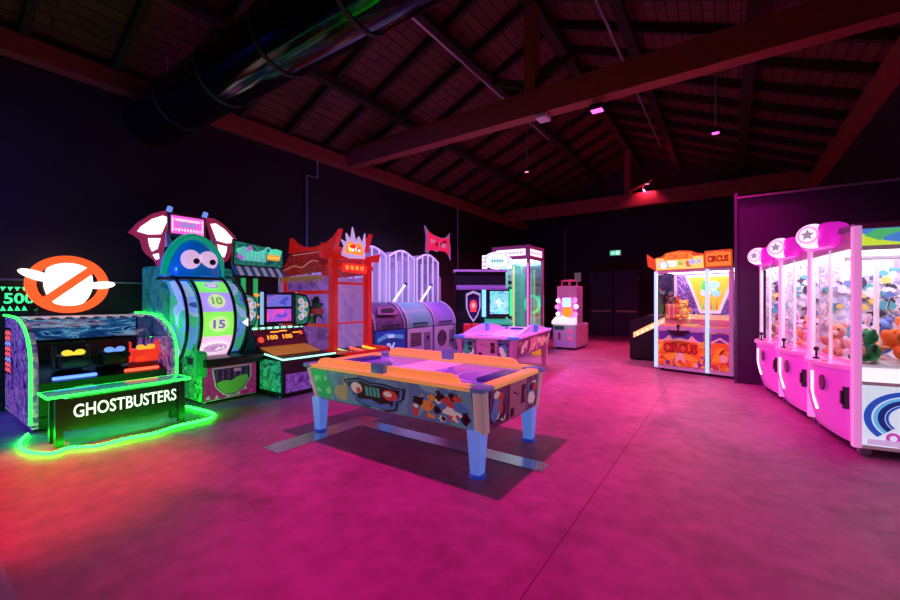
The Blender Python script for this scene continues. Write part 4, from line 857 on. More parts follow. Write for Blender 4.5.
# ------------------------------------------------------------------ tall glass prize tower
t = thing('glass_prize_tower', 'tall glass prize tower with purple frame and white lit header', 'arcade machine', (-4.7, 10.0, 0))
x0, x1, y0, y1 = -5.20, -4.20, 9.56, 10.5
M_pf = pm('plum_frame', (.28, .06, .2), .35, es=.06, ecol=(1, .1, .5))
MB().box(x0 + .03, x1 - .03, y0 + .03, y1 - .03, .02, .62).build('base', pm('purple_base', (.08, .04, .16), .4), t)
for x in (x0, x1):
    for y in (y0, y1):
        p = MB().box(x - .035, x + .035, y - .035, y + .035, 0, 2.82).build('post', M_pf, t)
        if y == y0: MB().box(x - .012, x + .012, y - .045, y - .035, .7, 2.35).build('led_strip', M_led_m, p)
hd = MB().box(x0, x1, y0, y1, 2.46, 2.82).build('header', M_pf, t)
fr = frame(((x0 + x1) / 2, y0, 2.64), (1, 0, 0), (0, 0, 1)); m = MB().rect(-.42, .42, -.085, .085, fr, .012, 0)
for i in range(7): m.rect(-.36 + i * .105, -.29 + i * .105, -.04, .02, fr, .004, 1, .012)
m.build('header_light', [emi('header_white', (1, .85, 1), 1.4), emi('header_violet', (.6, .4, .9), .9)], hd)
fr = frame((x1, (y0 + y1) / 2, 2.64), (0, 1, 0), (0, 0, 1)); m = MB().rect(-.40, .40, -.085, .085, fr, .012, 0)
for i in range(7): m.rect(-.36 + i * .105, -.29 + i * .105, -.04, .02, fr, .004, 1, .012)
m.build('header_light', [MATS['header_white'], MATS['header_violet']], hd)
MB().box(x0 + .04, x1 - .04, y0 - .004, y0 + .004, .62, 2.46).build('front_pane', M_glass_d, t)
MB().box(x1 - .004, x1 + .004, y0 + .04, y1 - .04, .62, 2.46).build('side_pane', M_glass_d, t)
MB().box(x0 + .04, x1 - .04, y1 - .03, y1 - .01, .62, 2.46).build('back_mirror', pm('dim_mirror', (.35, .5, .55), .12, metal=.9, es=.08, ecol=(.4, .9, 1)), t)
MB().box(x0 + .01, x0 + .03, y0 + .04, y1 - .04, .62, 2.46).build('inner_wall', art('teal_lattice', [(.05, .3, .25), (.1, .5, .4), (.3, .7, .6), (.02, .15, .2)], 9, .5), t)
for i, xx in enumerate((x0 + .14, x0 + .36)):
    cl = MB().box(xx - .07, xx + .07, y0 + .25, y0 + .35, .62, 2.2).build('prize_column', emi('pale_jade_column', (.45, .85, .7), .55), t)
    fr = frame((xx, y0 + .25, 1.4), (1, 0, 0), (0, 0, 1)); m = MB()
    for k in range(9): m.rect(-.05, .05, -.7 + k * .16, -.6 + k * .16, fr, .03, k % 3)
    m.build('prize_boxes', [pm('box_green', (.05, .4, .2), .4), pm('box_dark', (.03, .05, .08), .4), pm('box_pale', (.6, .7, .7), .4)], cl)
MB().box(x0 + .47, x0 + .50, y0 + .2, y0 + .24, .62, 2.3).build('yellow_light_strip', emi('warm_strip', (1, .8, .25), 1.2), t)
MB().box(x0 + .05, x1 - .05, y0 + .05, y1 - .05, 2.44, 2.458).build('ceiling_light', emi('tower_white_light', (.75, .95, 1), 5.0), t)
fr = frame((x1 - .2, y0 + .7, 1.28), (.5, .85, 0), (0, 0, 1))
MB().ring(0, 0, .26, .20, fr, .04, a0=-PI / 2, a1=PI * 1.2).build('green_arc', emi('green_arc_light', (.05, .9, .35), 1.0), t)
MB().box(x0 + .04, x1 - .04, y0 + .02, y0 + .12, .62, .70).build('green_tray', emi('green_tray', (.05, .8, .3), .7), t)
single(MB().rbox(-4.12, -3.86, 9.55, 9.8, 0, .68, .03).rbox(-4.10, -3.88, 9.53, 9.55, .3, .6, .005), 'token_box', 'amber-yellow upright box on the floor beside the glass prize tower', 'box', emi('amber_box', (1, .42, .03), .35))

# ------------------------------------------------------------------ small pink machine by the doors
t = thing('pink_game', 'small white and pink game with an orange round emblem near the double doors', 'arcade machine', (-3.78, 11.5, 0))
M_lil = pm('lilac_cabinet', (.55, .58, .9), .4)
MB().rbox(-4.12, -3.46, 11.08, 12.3, .06, .72, .02).build('lower_cabinet', M_lil, t)
MB().box(-4.05, -3.52, 11.15, 12.2, 0, .07).build('plinth', M_black, t)
up = MB().rbox(-4.06, -3.48, 11.25, 11.8, .72, 1.80, .02).build('upper_cabinet', M_lil, t)
fr = frame((-3.77, 11.25, 1.22), (1, 0, 0), (0, 0, 1))
m = MB().rect(-.26, .26, -.46, .26, fr, .01, 0)
m.rect(-.12, .12, -.02, .24, fr, .006, 1, .01)
m.build('screen_panel', [art('orchid_panel', [(.4, .05, .5), (.8, .15, .7), (.5, .2, .8), (1, .4, .8)], 7, .5), emi('ice_screen', (.4, .75, 1), 1.3)], up)
MB().cyl((-3.74, 11.24, 1.06), (-3.74, 11.17, 1.06), .15, n=24).cyl((-3.74, 11.17, 1.06), (-3.74, 11.15, 1.06), .08, n=20).build('round_emblem', emi('orange_emblem', (1, .3, .03), 1.0), up)
for i, (a, b) in enumerate(((-.24, -.2), (-.27, 0), (-.24, .18), (.26, -.2), (.28, .02), (.25, .2), (-.1, -.3), (.14, -.3))):
    MB().ell((-3.77 + a, 11.21, 1.2 + b), (.07, .05, .065), 0, 10, 6).build('pink_bulb', emi('bulb_pink' if i % 2 else 'bulb_white', (1, .25, .7) if i % 2 else (1, .85, .95), 1.2), up)
MB().prism([(-4.1, 11.25, .92), (-4.1, 10.94, .80), (-4.1, 10.94, .72), (-4.1, 11.25, .72)], (.62, 0, 0)).build('control_deck', emi('lit_white_deck', (1, .85, .85), .9), t)
fr = frame((-3.79, 11.08, .4), (1, 0, 0), (0, 0, 1))
MB().rect(-.28, .0, .16, .27, fr, .01, 0).rect(-.17, -.1, -.12, .08, fr, .01, 1).build('coin_door', [pm('dark_green_slot', (.02, .18, .15), .4), pm('brown_slot', (.3, .06, .08), .4)], t)
for b in (.12, -.08): MB().cyl((-3.62, 11.08, .4 + b), (-3.62, 11.06, .4 + b), .045, n=16).build('red_button', emi('button_red', (1, .05, .12), .8), t)
fr = frame((-3.46, 11.7, .4), (0, 1, 0), (0, 0, 1)); MB().rect(-.5, .5, -.26, .26, fr, .008).build('side_print', art('rose_white_print', [(.7, .5, .6), (.75, .65, .75), (.6, .3, .5), (.7, .6, .7)], 4), t)
MB().tube([(-4.0, 11.5, 1.80), (-4.0, 11.5, 1.95), (-3.8, 11.5, 1.97), (-3.78, 11.5, 1.82)], .025, 8).tube([(-3.76, 11.5, 1.82), (-3.74, 11.5, 1.97), (-3.56, 11.5, 1.95), (-3.56, 11.5, 1.80)], .025, 8).tube([(-4.0, 11.5, 1.95), (-3.56, 11.5, 1.95)], .02, 8).build('top_handle', pm('rose_handle', (.6, .3, .45), .4), up)
single(MB().box(-5.2, -4.94, YB - .03, YB, 2.15, 2.52), 'wall_notice', 'small white notice on the back wall left of the double doors', 'sign', pm('notice_white', (.8, .75, .8), .5, es=.06))
t = thing('hose_cabinet', 'red fire box on the back wall under the small white notice', 'fire box', (-5.06, YB - .1, 1.5))
MB().rbox(-5.2, -4.92, YB - .2, YB, 1.5, 1.95, .02).build('box_body', pm('fire_red', (.6, .02, .03), .4, es=.08), t)
MB().cyl((-4.97, YB - .2, 1.7), (-4.97, YB - .23, 1.7), .02, n=10).build('latch', M_chrome, t)

# ------------------------------------------------------------------ black game with lit strip beside the pusher
t = thing('black_sloped_game', 'low black game cabinet with an orange lit sloping strip left of the circus machine', 'arcade machine', (-1.5, 10.4, 0))
MB().prism([(-1.9, 10.15, .03), (-1.3, 10.15, .03), (-1.15, 10.15, .55), (-1.15, 10.15, 1.05), (-1.55, 10.15, 1.05), (-1.9, 10.15, .9)], (0, .75, 0)).build('cabinet', M_black, t)
MB().box(-1.85, -1.3, 10.2, 10.85, 0, .04).build('plinth', M_blackm, t)
st = MB().prism([(-1.82, 10.14, .52), (-1.82, 10.14, .64), (-1.16, 10.14, 1.02), (-1.16, 10.14, .88)], (0, .02, 0)).build('lit_strip', emi('amber_strip', (1, .5, .2), 1.2), t)
m = MB()
for i in range(6): x = -1.75 + i * .1; m.prism([(x, 10.135, .575 + i * .058), (x + .05, 10.135, .60 + i * .058), (x + .05, 10.135, .655 + i * .058), (x, 10.135, .63 + i * .058)], (0, .01, 0))
m.build('strip_marks', emi('cream_mark', (1, .85, .6), 1.2), st)

# ------------------------------------------------------------------ toys
TOYC = {}
def fabric(c):
    k = 'plush_%d_%d_%d' % tuple(int(x * 99) for x in c)
    return pm(k, c, .9, noise=.2, nscale=40)
def plush(label, M, col, belly, pose=0, s=1.0, ear='round', group=None):
    """a plain stuffed animal: body, head, limbs as one soft mesh, with muzzle, eyes and belly patch. M places it."""
    t = thing('plush_toy', label, 'plush toy', M.to_translation(), 0, group); t.rotation_euler = M.to_euler(); t.scale = (s, s, s)
    m = MB().ell((0, 0, .10), (.085, .075, .10)).ell((0, -.01, .245), (.075, .07, .07))
    for sx in (-1, 1):
        m.ell((sx * .09, -.03, .13), (.03, .035, .065), M=Matrix.Rotation(sx * .5, 3, 'Y')).ell((sx * .055, -.085, .035), (.035, .065, .035))
        if ear == 'round': m.ell((sx * .055, 0, .30), (.028, .016, .03))
        elif ear == 'long': m.ell((sx * .05, .01, .35), (.02, .014, .075), M=Matrix.Rotation(sx * .25, 3, 'Y'))
        else: m.cyl((sx * .05, 0, .285), (sx * .06, 0, .345), .026, .004, 8)
    m.build('toy_body', fabric(col), t)
    MB().ell((0, -.075, .225), (.035, .025, .028), 0, 10, 6).ell((0, -.06, .10), (.05, .025, .065), 0, 12, 7).build('belly_and_muzzle', fabric(belly), t)
    e = MB()
    for sx in (-1, 1): e.ell((sx * .03, -.068, .265), .012, 0, 8, 5)
    e.build('eyes', M_black, t)
    return t
def place(x, y, z, rz, rx=0.0): return Matrix.Translation((x, y, z)) @ Matrix.Rotation(rz, 4, 'Z') @ Matrix.Rotation(rx, 4, 'X')

# ------------------------------------------------------------------ circus coin pusher
CO, CA = Vector((-1.19, 8.98, 0)), math.radians(-15)
t = thing('circus_pusher', 'orange and red circus coin pusher with glass windows and lit pillars', 'arcade machine', CO, CA)
W_, D_ = 1.31, .95
M_lf = pm('lilac_frame', (.62, .42, .66), .35, es=.12, ecol=(.9, .5, 1))
M_circ = art('circus_print', [(.55, .02, .02), (.75, .08, .02), (.85, .25, .02), (.9, .42, .05), (.35, .03, .25), (.7, .05, .03)], 4.5, .30)
M_cp = art('circus_purple', [(.12, .03, .3), (.2, .06, .45), (.55, .1, .2), (.1, .02, .2)], 5, .2)
MB().box(.02, W_ - .02, .03, D_, .09, .86).build('lower_cabinet', M_black, t)
for x in (.08, W_ - .08):
    for y in (.1, D_ - .1):
        w_ = MB().cyl((x - .02, y, .035), (x + .02, y, .035), .035, n=16).box(x - .03, x + .03, y - .03, y + .03, .07, .095).build('caster', M_blackm, t)
fl = MB().box(.04, .86, 0, .03, .12, .80, 0).build('front_panel', M_circ, t); fr2_ = MB().box(.96, 1.26, 0, .03, .12, .80, 0).build('side_door', M_circ, t)
fr = frame((.45, 0, .42), (1, 0, 0), (0, 0, 1))
m = MB().rect(-.40, .40, .20, .37, fr, .003, 4)
m.pp([(-.38, .16), (-.28, .22), (-.2, .30), (-.14, .22), (0, .25), (.14, .22), (.2, .30), (.28, .22), (.38, .16), (.3, .15), (0, .19), (-.3, .15)], fr, .003, 3, .003)
m.pp([(-.36, -.1), (-.3, .18), (0, .2), (.3, .18), (.36, -.12), (.2, -.22), (0, -.1), (-.2, -.22)], fr, .003, 1, .004).pp([(-.32, -.12), (-.05, -.02), (-.03, -.12), (-.2, -.2)], fr, .003, 2, .008).pp([(.32, -.14), (.05, -.02), (.03, -.12), (.2, -.2)], fr, .003, 2, .008)
m.pp([(-.1, -.24), (-.06, -.06), (0, .0), (.06, -.06), (.1, -.24), (0, -.16)], fr, .003, 3, .009)
m.text('CIRCUS', fr, 0, .05, .60, .19, .008, 0, .06, .012); m.text('CIRCUS', fr, 0, .05, .57, .15, .004, 5, .01, .021)
for i in range(6): m.rect(-.15 + i * .055, -.115 + i * .055, .145, .17, fr, .003, 0, .012)
blobs(m, fr, -.38, .40, -.29, -.2, 10, [3, 1, 4], .03, .05, 9, .002, .004)
m.build('panel_art', [pm('circus_dark_red', (.25, .01, .01), .4, es=.1), pm('circus_orange', (.9, .14, .02), .4, es=.3), pm('circus_gold', (.95, .36, .03), .4, es=.32), pm('circus_pink', (.9, .45, .5), .4, es=.3), pm('circus_violet', (.14, .04, .4), .4, es=.2), pm('circus_red', (.7, .02, .02), .4, es=.3)], fl)
fr = frame((1.11, 0, .42), (1, 0, 0), (0, 0, 1))
m = MB().rect(-.14, .14, .20, .36, fr, .003, 4).pp([(-.14, -.2), (-.14, .2), (.14, .2), (.14, .1), (.02, -.05), (0, -.22)], fr, .003, 1, .002).pp([(-.13, -.15), (-.05, .1), (.06, .12), (.0, -.15)], fr, .003, 2, .005).pp([(-.14, .17), (0, .26), (.14, .17), (.14, .21), (0, .3), (-.14, .21)], fr, .003, 3, .005).pp([(.02, .06), (.08, .1), (.03, .0), (-.02, -.02)], fr, .003, 0, .008).oval(.06, -.08, .06, .07, fr, .003, 3, .008)
m.build('door_art', [MATS['circus_dark_red'], MATS['circus_orange'], MATS['circus_gold'], MATS['circus_pink'], MATS['circus_violet']], fr2_)
m = MB()
for (a, b, c, d) in ((0, W_, .05, .11), (0, W_, .80, .88), (0, W_, 1.93, 1.98)): m.box(a, b, -.012, .045, c, d)
m.box(W_ - .06, W_, -.012, .045, .05, 1.98); m.box(0, .05, D_ - .05, D_, .05, 1.98).box(W_ - .05, W_, D_ - .05, D_, .05, 1.98)
m.build('frame', M_lf, t)
for x in (.0, .905): MB().rbox(x - .02, x + .035, -.045, .01, .06, 1.97, .01).build('led_pillar', emi('pusher_led', (.35, .5, 1.0), 1.5), t)
MB().box(.05, .87, .01, .016, .88, 1.93).build('window_pane', M_glass, t)
MB().box(.95, W_ - .06, .01, .016, .88, 1.93).build('window_pane', M_glass, t)
MB().box(-.002, .004, .05, D_ - .05, .88, 1.93).build('side_pane', M_glass, t)
MB().box(W_ - .004, W_ + .002, .05, D_ - .05, .88, 1.93).build('side_pane', M_glass, t)
MB().box(.02, W_ - .02, D_ - .04, D_, .86, 1.97).build('back_wall', art('circus_back', [(.10, .04, .3), (.2, .06, .4), (.05, .03, .15), (.35, .15, .6), (.15, .1, .4)], 6, .35), t)
MB().box(.04, W_ - .04, .04, D_ - .04, 1.955, 1.97).build('window_light', emi('warm_ceiling_light', (1, .86, .74), 7.0), t)
vb = MB(); fr = frame((.80, .52, 1.40), (1, 0, 0), (0, 0, 1))
vb.pp([(-.44, .50), (-.17, -.26), (.17, -.26), (.44, .50)], fr, .03, 0).pp([(-.37, .45), (-.14, -.20), (.14, -.20), (.37, .45)], fr, .006, 1, .03)
blobs(vb, fr, -.2, .2, .05, .4, 12, [2, 3, 4, 5, 0], .05, .1, 15, .003, .036)
for i in range(6): vb.pp([(-.13 + i * .045, -.18), (-.11 + i * .045, .0), (-.09 + i * .045, -.18)], fr, .003, 4 + i % 2, .04)
vb.build('v_banner', [emi('banner_lilac', (.9, .7, .95), .7), emi('banner_gold', (1, .5, .05), .8), emi('banner_cream', (1, .9, .7), .9), emi('banner_sky', (.4, .7, 1), .7), emi('banner_green', (.1, .7, .15), .7), emi('banner_red', (.9, .15, .05), .8)], t)
MB().prism([(.05, .05, .86), (.05, D_ - .06, .86), (.05, D_ - .06, 1.10), (.05, .4, 1.02), (.05, .3, .92), (.05, .05, .9)], (W_ - .1, 0, 0)).build('pusher_bed', pm('amber_pusher_bed', (.7, .4, .2), .35), t)
MB().box(.55, 1.24, .15, .30, .91, 1.03).build('pusher_shelf', pm('pink_shelf', (.7, .3, .4), .35), t)
bw = MB(); pr = [(0.02, -.10), (.12, -.09), (.19, -.03), (.20, .02), (.17, .02), (.15, -.02), (.08, -.05), (0.001, -.055)]
vs_ = []; fs = []
for i, (r, z) in enumerate(pr):
    for j in range(24): vs_.append((.42 + r * math.cos(2 * PI * j / 24), -.02 + r * .7 * math.sin(2 * PI * j / 24), .80 + z))
for i in range(len(pr) - 1):
    for j in range(24): fs.append((i * 24 + j, i * 24 + (j + 1) % 24, (i + 1) * 24 + (j + 1) % 24, (i + 1) * 24 + j))
bw.add(vs_, fs); bo = bw.build('coin_bowl', pm('dark_bowl', (.04, .01, .05), .3), t)
MB().cyl((.42, -.02, .755), (.42, -.02, .90), .018, n=10).ell((.42, -.02, .90), .03).build('bowl_knob', M_black, bo)
MB().oval(.42, -.02, .14, .095, frame((0, 0, .762), (1, 0, 0), (0, 1, 0)), .006).build('bowl_light', emi('bowl_glow', (1, .55, .25), .8), bo)
fr = frame((.44, .0, 2.13), (1, 0, 0), (0, -.15, 1))
mq = MB().pp([(-.44, -.15), (.44, -.15), (.44, .13), (.30, .15), (.22, .2), (0, .225), (-.22, .2), (-.3, .14), (-.44, .11)], fr, .05).build('marquee', pm('marquee_amber', (.6, .22, .03), .4, es=.2), t)
m = MB().rect(-.42, .42, -.13, .10, fr, .004, 0, .05).pp([(-.27, .05), (.27, .05), (.22, .17), (0, .2), (-.22, .17)], fr, .006, 1, .054)
m.text('CIRCUS', fr, 0, .115, .36, .085, .004, 2, .02, .06); blobs(m, fr, -.40, .40, -.12, .06, 26, [3, 3, 4, 5, 6, 0], .03, .085, 12, .003, .055)
m.build('marquee_art', [emi('lemon_field', (1, .65, .15), 1.0), emi('tangerine_field', (1, .3, .03), .9), emi('brick_red_letters', (.7, .04, .02), .6), emi('cream_mark2', (1, .95, .75), 1.2), emi('leaf_mark', (.4, .65, .1), .8), emi('azure_mark', (.4, .6, .9), .8), emi('red_mark', (.9, .12, .05), .9)], mq)
MB().prism([(-.0, -.04, 1.99), (-.12, -.1, 2.08), (-.14, -.1, 2.32), (.0, -.05, 2.2)], (0, .03, 0)).build('marquee_ear', MATS['marquee_amber'], mq)
fr = frame((1.10, -.03, 2.15), (1, 0, 0), (0, -.12, 1))
m2 = MB().rect(-.21, .215, -.16, .15, fr, .05).build('marquee', MATS['marquee_amber'], t)
m = MB().pp([(-.19, -.13), (.195, -.13), (.195, .10), (0, .13), (-.19, .10)], fr, .005, 0, .05).text('CIRCUS', fr, 0, .0, .33, .12, .005, 1, .05, .055)
m.build('marquee_art', [emi('tangerine_face', (1, .22, .03), .95), emi('dark_red_letters', (.35, .01, .0), .35)], m2)
MB().box(.0, W_, .0, D_, 1.98, 2.26).build('top_box', M_black, t)
def CW(x, y, z): return CO + Matrix.Rotation(CA, 3, 'Z') @ Vector((x, y, z))
p = CW(.18, .34, 1.03); t2 = thing('prize_box', 'red striped prize box standing at the left behind the circus machine glass', 'box', p, CA)
MB().rbox(-.1, .1, -.08, .08, 0, .30, .008).build('carton', pm('coral_carton', (.75, .10, .07), .5, es=.1), t2)
MB().box(-.05, -.01, -.084, -.08, .01, .29).box(.04, .07, -.084, -.08, .01, .29).build('pale_stripes', pm('pale_carton_stripe', (.85, .5, .4), .5), t2)
plush('orange plush toy beside the red prize box in the circus machine', place(*CW(.38, .36, 1.03), CA), (.85, .42, .08), (.9, .75, .3), s=1.15)
plush('small dark plush toy sitting on top of the red prize box', place(*CW(.16, .34, 1.33), CA), (.08, .07, .1), (.3, .1, .08), s=.75)
plush('dark red plush toy sitting in the back left corner of the circus machine', place(*CW(.12, .62, 1.10), CA), (.4, .04, .04), (.2, .35, .1), s=1.2)

# ------------------------------------------------------------------ row of pink claw machines
KA = math.radians(9.5); KO = Vector((.94, 5.0, 0)); KR = Matrix.Rotation(KA, 3, 'Z')
def KW(i, x, y, z): return KO + KR @ Vector((x, y + 1.03 * i, z))
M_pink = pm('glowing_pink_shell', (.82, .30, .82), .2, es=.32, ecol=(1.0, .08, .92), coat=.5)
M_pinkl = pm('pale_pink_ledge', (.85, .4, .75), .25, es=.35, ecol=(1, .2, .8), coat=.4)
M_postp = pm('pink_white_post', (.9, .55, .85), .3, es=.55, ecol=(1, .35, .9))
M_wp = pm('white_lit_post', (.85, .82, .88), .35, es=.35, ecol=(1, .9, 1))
KD, KWd = .97, 1.0
def claw_machine(i, label):
    t = thing('claw_machine', label, 'claw machine', KW(i, 0, 0, 0), KA, 'pink claw machines')
    MB().box(.03, KD, .02, KWd - .02, .09, .66).build('lower_cabinet', pm('white_cabinet', (.7, .66, .72), .4), t)
    n, mz = 18, 14; vs_ = []; fs = []
    for a in range(mz + 1):
        z = .10 + .66 * a / mz; k = a / mz; sh = .30 + .70 * min(1, k / .55) ** .7
        for b in range(n + 1):
            y = .07 + (KWd - .10) * b / n; bul = (math.sin(PI * (b / n)) ** .55) * .17 * sh; vs_.append((.02 - bul, y, z))
    N = len(vs_); vs_ += [(.06, v[1], v[2]) for v in vs_]
    for a in range(mz):
        for b in range(n):
            q = a * (n + 1) + b; fs.append((q, q + 1, q + n + 2, q + n + 1)); fs.append((N + q + n + 1, N + q + n + 2, N + q + 1, N + q))
    for b in range(n): fs.append((b, N + b, N + b + 1, b + 1)); q = mz * (n + 1) + b; fs.append((q, q + 1, N + q + 1, N + q))
    for a in range(mz):
        q = a * (n + 1); fs.append((q, q + n + 1, N + q + n + 1, N + q)); q += n; fs.append((q, N + q, N + q + n + 1, q + n + 1))
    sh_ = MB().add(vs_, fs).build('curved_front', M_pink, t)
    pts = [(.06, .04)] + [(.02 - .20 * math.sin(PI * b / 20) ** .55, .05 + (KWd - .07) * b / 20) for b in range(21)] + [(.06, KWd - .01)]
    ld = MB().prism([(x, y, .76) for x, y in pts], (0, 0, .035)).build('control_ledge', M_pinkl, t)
    js = MB().cyl((-.09, .60, .795), (-.09, .60, .81), .03, n=14).cyl((-.09, .60, .81), (-.09, .60, .88), .01, n=8).ell((-.09, .60, .895), .024)
    js.build('joystick', M_black, ld)
    MB().cyl((-.09, .40, .795), (-.09, .40, .81), .028, n=14).build('push_button', emi('red_push_button', (1, .1, .2), .8), ld)
    fr = frame((-.135, .30, .60), (0, -1, 0), (0, 0, 1)); m = MB().oval(0, 0, .06, .075, fr, .012)
    m.build('speaker', pm('plum_speaker', (.2, .02, .2), .5), sh_)
    fr = frame((.0, .14, .5), (0, -1, 0), (0, 0, 1)); MB().rect(-.045, .045, -.10, .10, fr, .05).rect(-.03, .03, -.06, .06, fr, .012, 0, .05).build('coin_unit', M_black, sh_)
    m = MB(); m.tube([(.02 - (math.sin(PI * .45) ** .55) * .17 * (.30 + .70 * min(1, k / .55) ** .7) - .004, .50, .10 + .66 * k) for k in (.30, .45, .6, .75, .88)], .012, 8); m.build('front_light_strip', emi('orchid_white_strip', (1, .75, 1), 2.0), sh_)
    # cabin frame
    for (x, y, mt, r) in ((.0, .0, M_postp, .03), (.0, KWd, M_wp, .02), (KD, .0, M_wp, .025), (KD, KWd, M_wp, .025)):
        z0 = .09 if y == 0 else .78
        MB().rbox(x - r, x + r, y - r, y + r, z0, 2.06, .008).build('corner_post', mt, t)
    MB().box(-.012, .012, KWd * .52, KWd * .52 + .02, .80, 1.90).build('door_mullion', M_wp, t)
    MB().box(-.003, .003, .03, KWd - .02, .80, 1.86).build('front_pane', M_glass, t)
    MB().box(.03, KD - .03, -.003, .003, .66, 1.84).build('side_pane', M_glass, t)
    MB().box(-.02, KD + .02, -.02, KWd + .02, 2.03, 2.08).build('roof', M_grey, t)
    MB().box(.0, KD, .0, KWd, 1.87, 2.03).build('top_box', M_white, t)
    MB().box(.05, KD - .05, .05, KWd - .05, 1.855, 1.87).build('cabin_light', emi('cabin_white_light', (1, .78, .95), 5.8), t)
    bk = MB().box(KD - .05, KD - .02, .03, KWd - .03, .70, 1.87).build('back_panel', art('pale_prize_wall', [(.75, .7, .8), (.6, .6, .75), (.4, .4, .6), (.8, .78, .82), (.5, .42, .6)], 6, .12), t)
    m = MB(); fr = frame((KD - .05, KWd / 2, 1.3), (0, -1, 0), (0, 0, 1)); rg = random.Random(i)
    for r in range(4):
        for c in range(6): m.rect(-.44 + c * .15, -.34 + c * .15 + rg.uniform(-.02, .01), -.42 + r * .24, -.26 + r * .24 + rg.uniform(-.03, .02), fr, .04, rg.randrange(5))
    m.build('boxed_prizes', [pm('carton_blue', (.12, .2, .5), .5), pm('carton_teal', (.1, .45, .5), .5), pm('carton_black', (.05, .05, .08), .5), pm('carton_yellow', (.8, .65, .15), .5), pm('carton_white', (.8, .8, .85), .5)], bk)
    sw = MB().box(.05, KD - .05, KWd - .045, KWd - .025, .70, 1.86).build('far_side_wall', MATS['pale_prize_wall'], t)
    m = MB(); fr = frame((KD / 2, KWd - .045, 1.3), (1, 0, 0), (0, 0, 1))
    blobs(m, fr, -.42, .42, -.38, .45, 70, [0, 1, 2, 3, 4, 2, 4], .025, .06, 60 + i, .03, .0, .3)
    m.build('hanging_prizes', [MATS[k] for k in ('carton_blue', 'carton_teal', 'carton_black', 'carton_yellow', 'carton_white')], sw)
    MB().box(.04, KD - .05, .03, KWd - .02, .66, .70).build('prize_floor', M_white, t)
    pd = MB(); rg = random.Random(40 + i)
    pd.add(*grid(.05, KD - .07, .04, KWd - .04, .70, .16, rg)); pd.build('white_padding', pm('white_fleece', (.85, .82, .85), .9), t)
    # gantry and claw
    gy = .35 if i == 0 else .5
    g = MB().box(.05, KD - .06, gy - .02, gy + .02, 1.78, 1.82).box(.42, .58, gy - .08, gy + .08, 1.70, 1.80).build('gantry', M_steel, t)
    MB().cyl((.5, gy, 1.46), (.5, gy, 1.70), .012, n=8).build('cable', M_black, g)
    c = MB().ell((.5, gy, 1.44), (.05, .05, .045))
    for k in range(3):
        a = 2 * PI * k / 3 + .4; ca, sa = math.cos(a), math.sin(a)
        c.tube([(.5 + ca * .04, gy + sa * .04, 1.44), (.5 + ca * .13, gy + sa * .13, 1.42), (.5 + ca * .15, gy + sa * .15, 1.32), (.5 + ca * .10, gy + sa * .10, 1.24)], .009, 6)
    c.build('claw', M_chrome, g)
    # sign
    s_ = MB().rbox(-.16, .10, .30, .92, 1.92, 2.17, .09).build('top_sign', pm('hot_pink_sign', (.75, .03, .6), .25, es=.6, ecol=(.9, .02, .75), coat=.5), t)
    b = MB().ell((-.15, .50, 2.05), (.13, .145, .125), 0, 24, 14).build('badge_dome', emi('badge_white', (.95, .85, 1), 1.0), s_)
    fr = frame((-.228, .375, 2.05), (.80, -.60, 0), (0, 0, 1)); m = MB()
    m.pp([(r_ * math.cos(PI * k / 5 + .3), r_ * math.sin(PI * k / 5 + .3)) for k in range(10) for r_ in [(.055, .026)[k % 2]]], fr, .014, 0, -.004).ring(0, 0, .085, .07, fr, .012, 1, -.012)
    m.build('badge_mark', [emi('grey_badge_mark', (.45, .4, .55), .6), emi('pink_badge_ring', (1, .4, .85), .8)], b)
    for x in (.08, KD - .08):
        for y in (.07, KWd - .07): MB().cyl((x, y - .02, .045), (x, y + .02, .045), .045, n=18).box(x - .03, x + .03, y - .03, y + .03, .08, .10).build('caster', M_grey, t)
    return t
def grid(x0, x1, y0, y1, z0, h, rg, n=12):
    vs_ = []; fs = []
    for a in range(n + 1):
        for b in range(n + 1):
            ed = a in (0, n) or b in (0, n); vs_.append((x0 + (x1 - x0) * a / n, y0 + (y1 - y0) * b / n, z0 + (h * .8 if ed else h * rg.uniform(.6, 1.05))))
    N = len(vs_); vs_ += [(v[0], v[1], z0) for v in vs_]
    for a in range(n):
        for b in range(n): q = a * (n + 1) + b; fs.append((q, q + n + 1, q + n + 2, q + 1)); fs.append((N + q, N + q + 1, N + q + n + 2, N + q + n + 1))
    k = [a * (n + 1) for a in range(n + 1)] + [n * (n + 1) + b for b in range(1, n + 1)] + [a * (n + 1) + n for a in range(n - 1, -1, -1)] + [b for b in range(n - 1, 0, -1)]
    for q in range(len(k)): r = k[(q + 1) % len(k)]; fs.append((k[q], N + k[q], N + r, r))
    return vs_, fs, 0
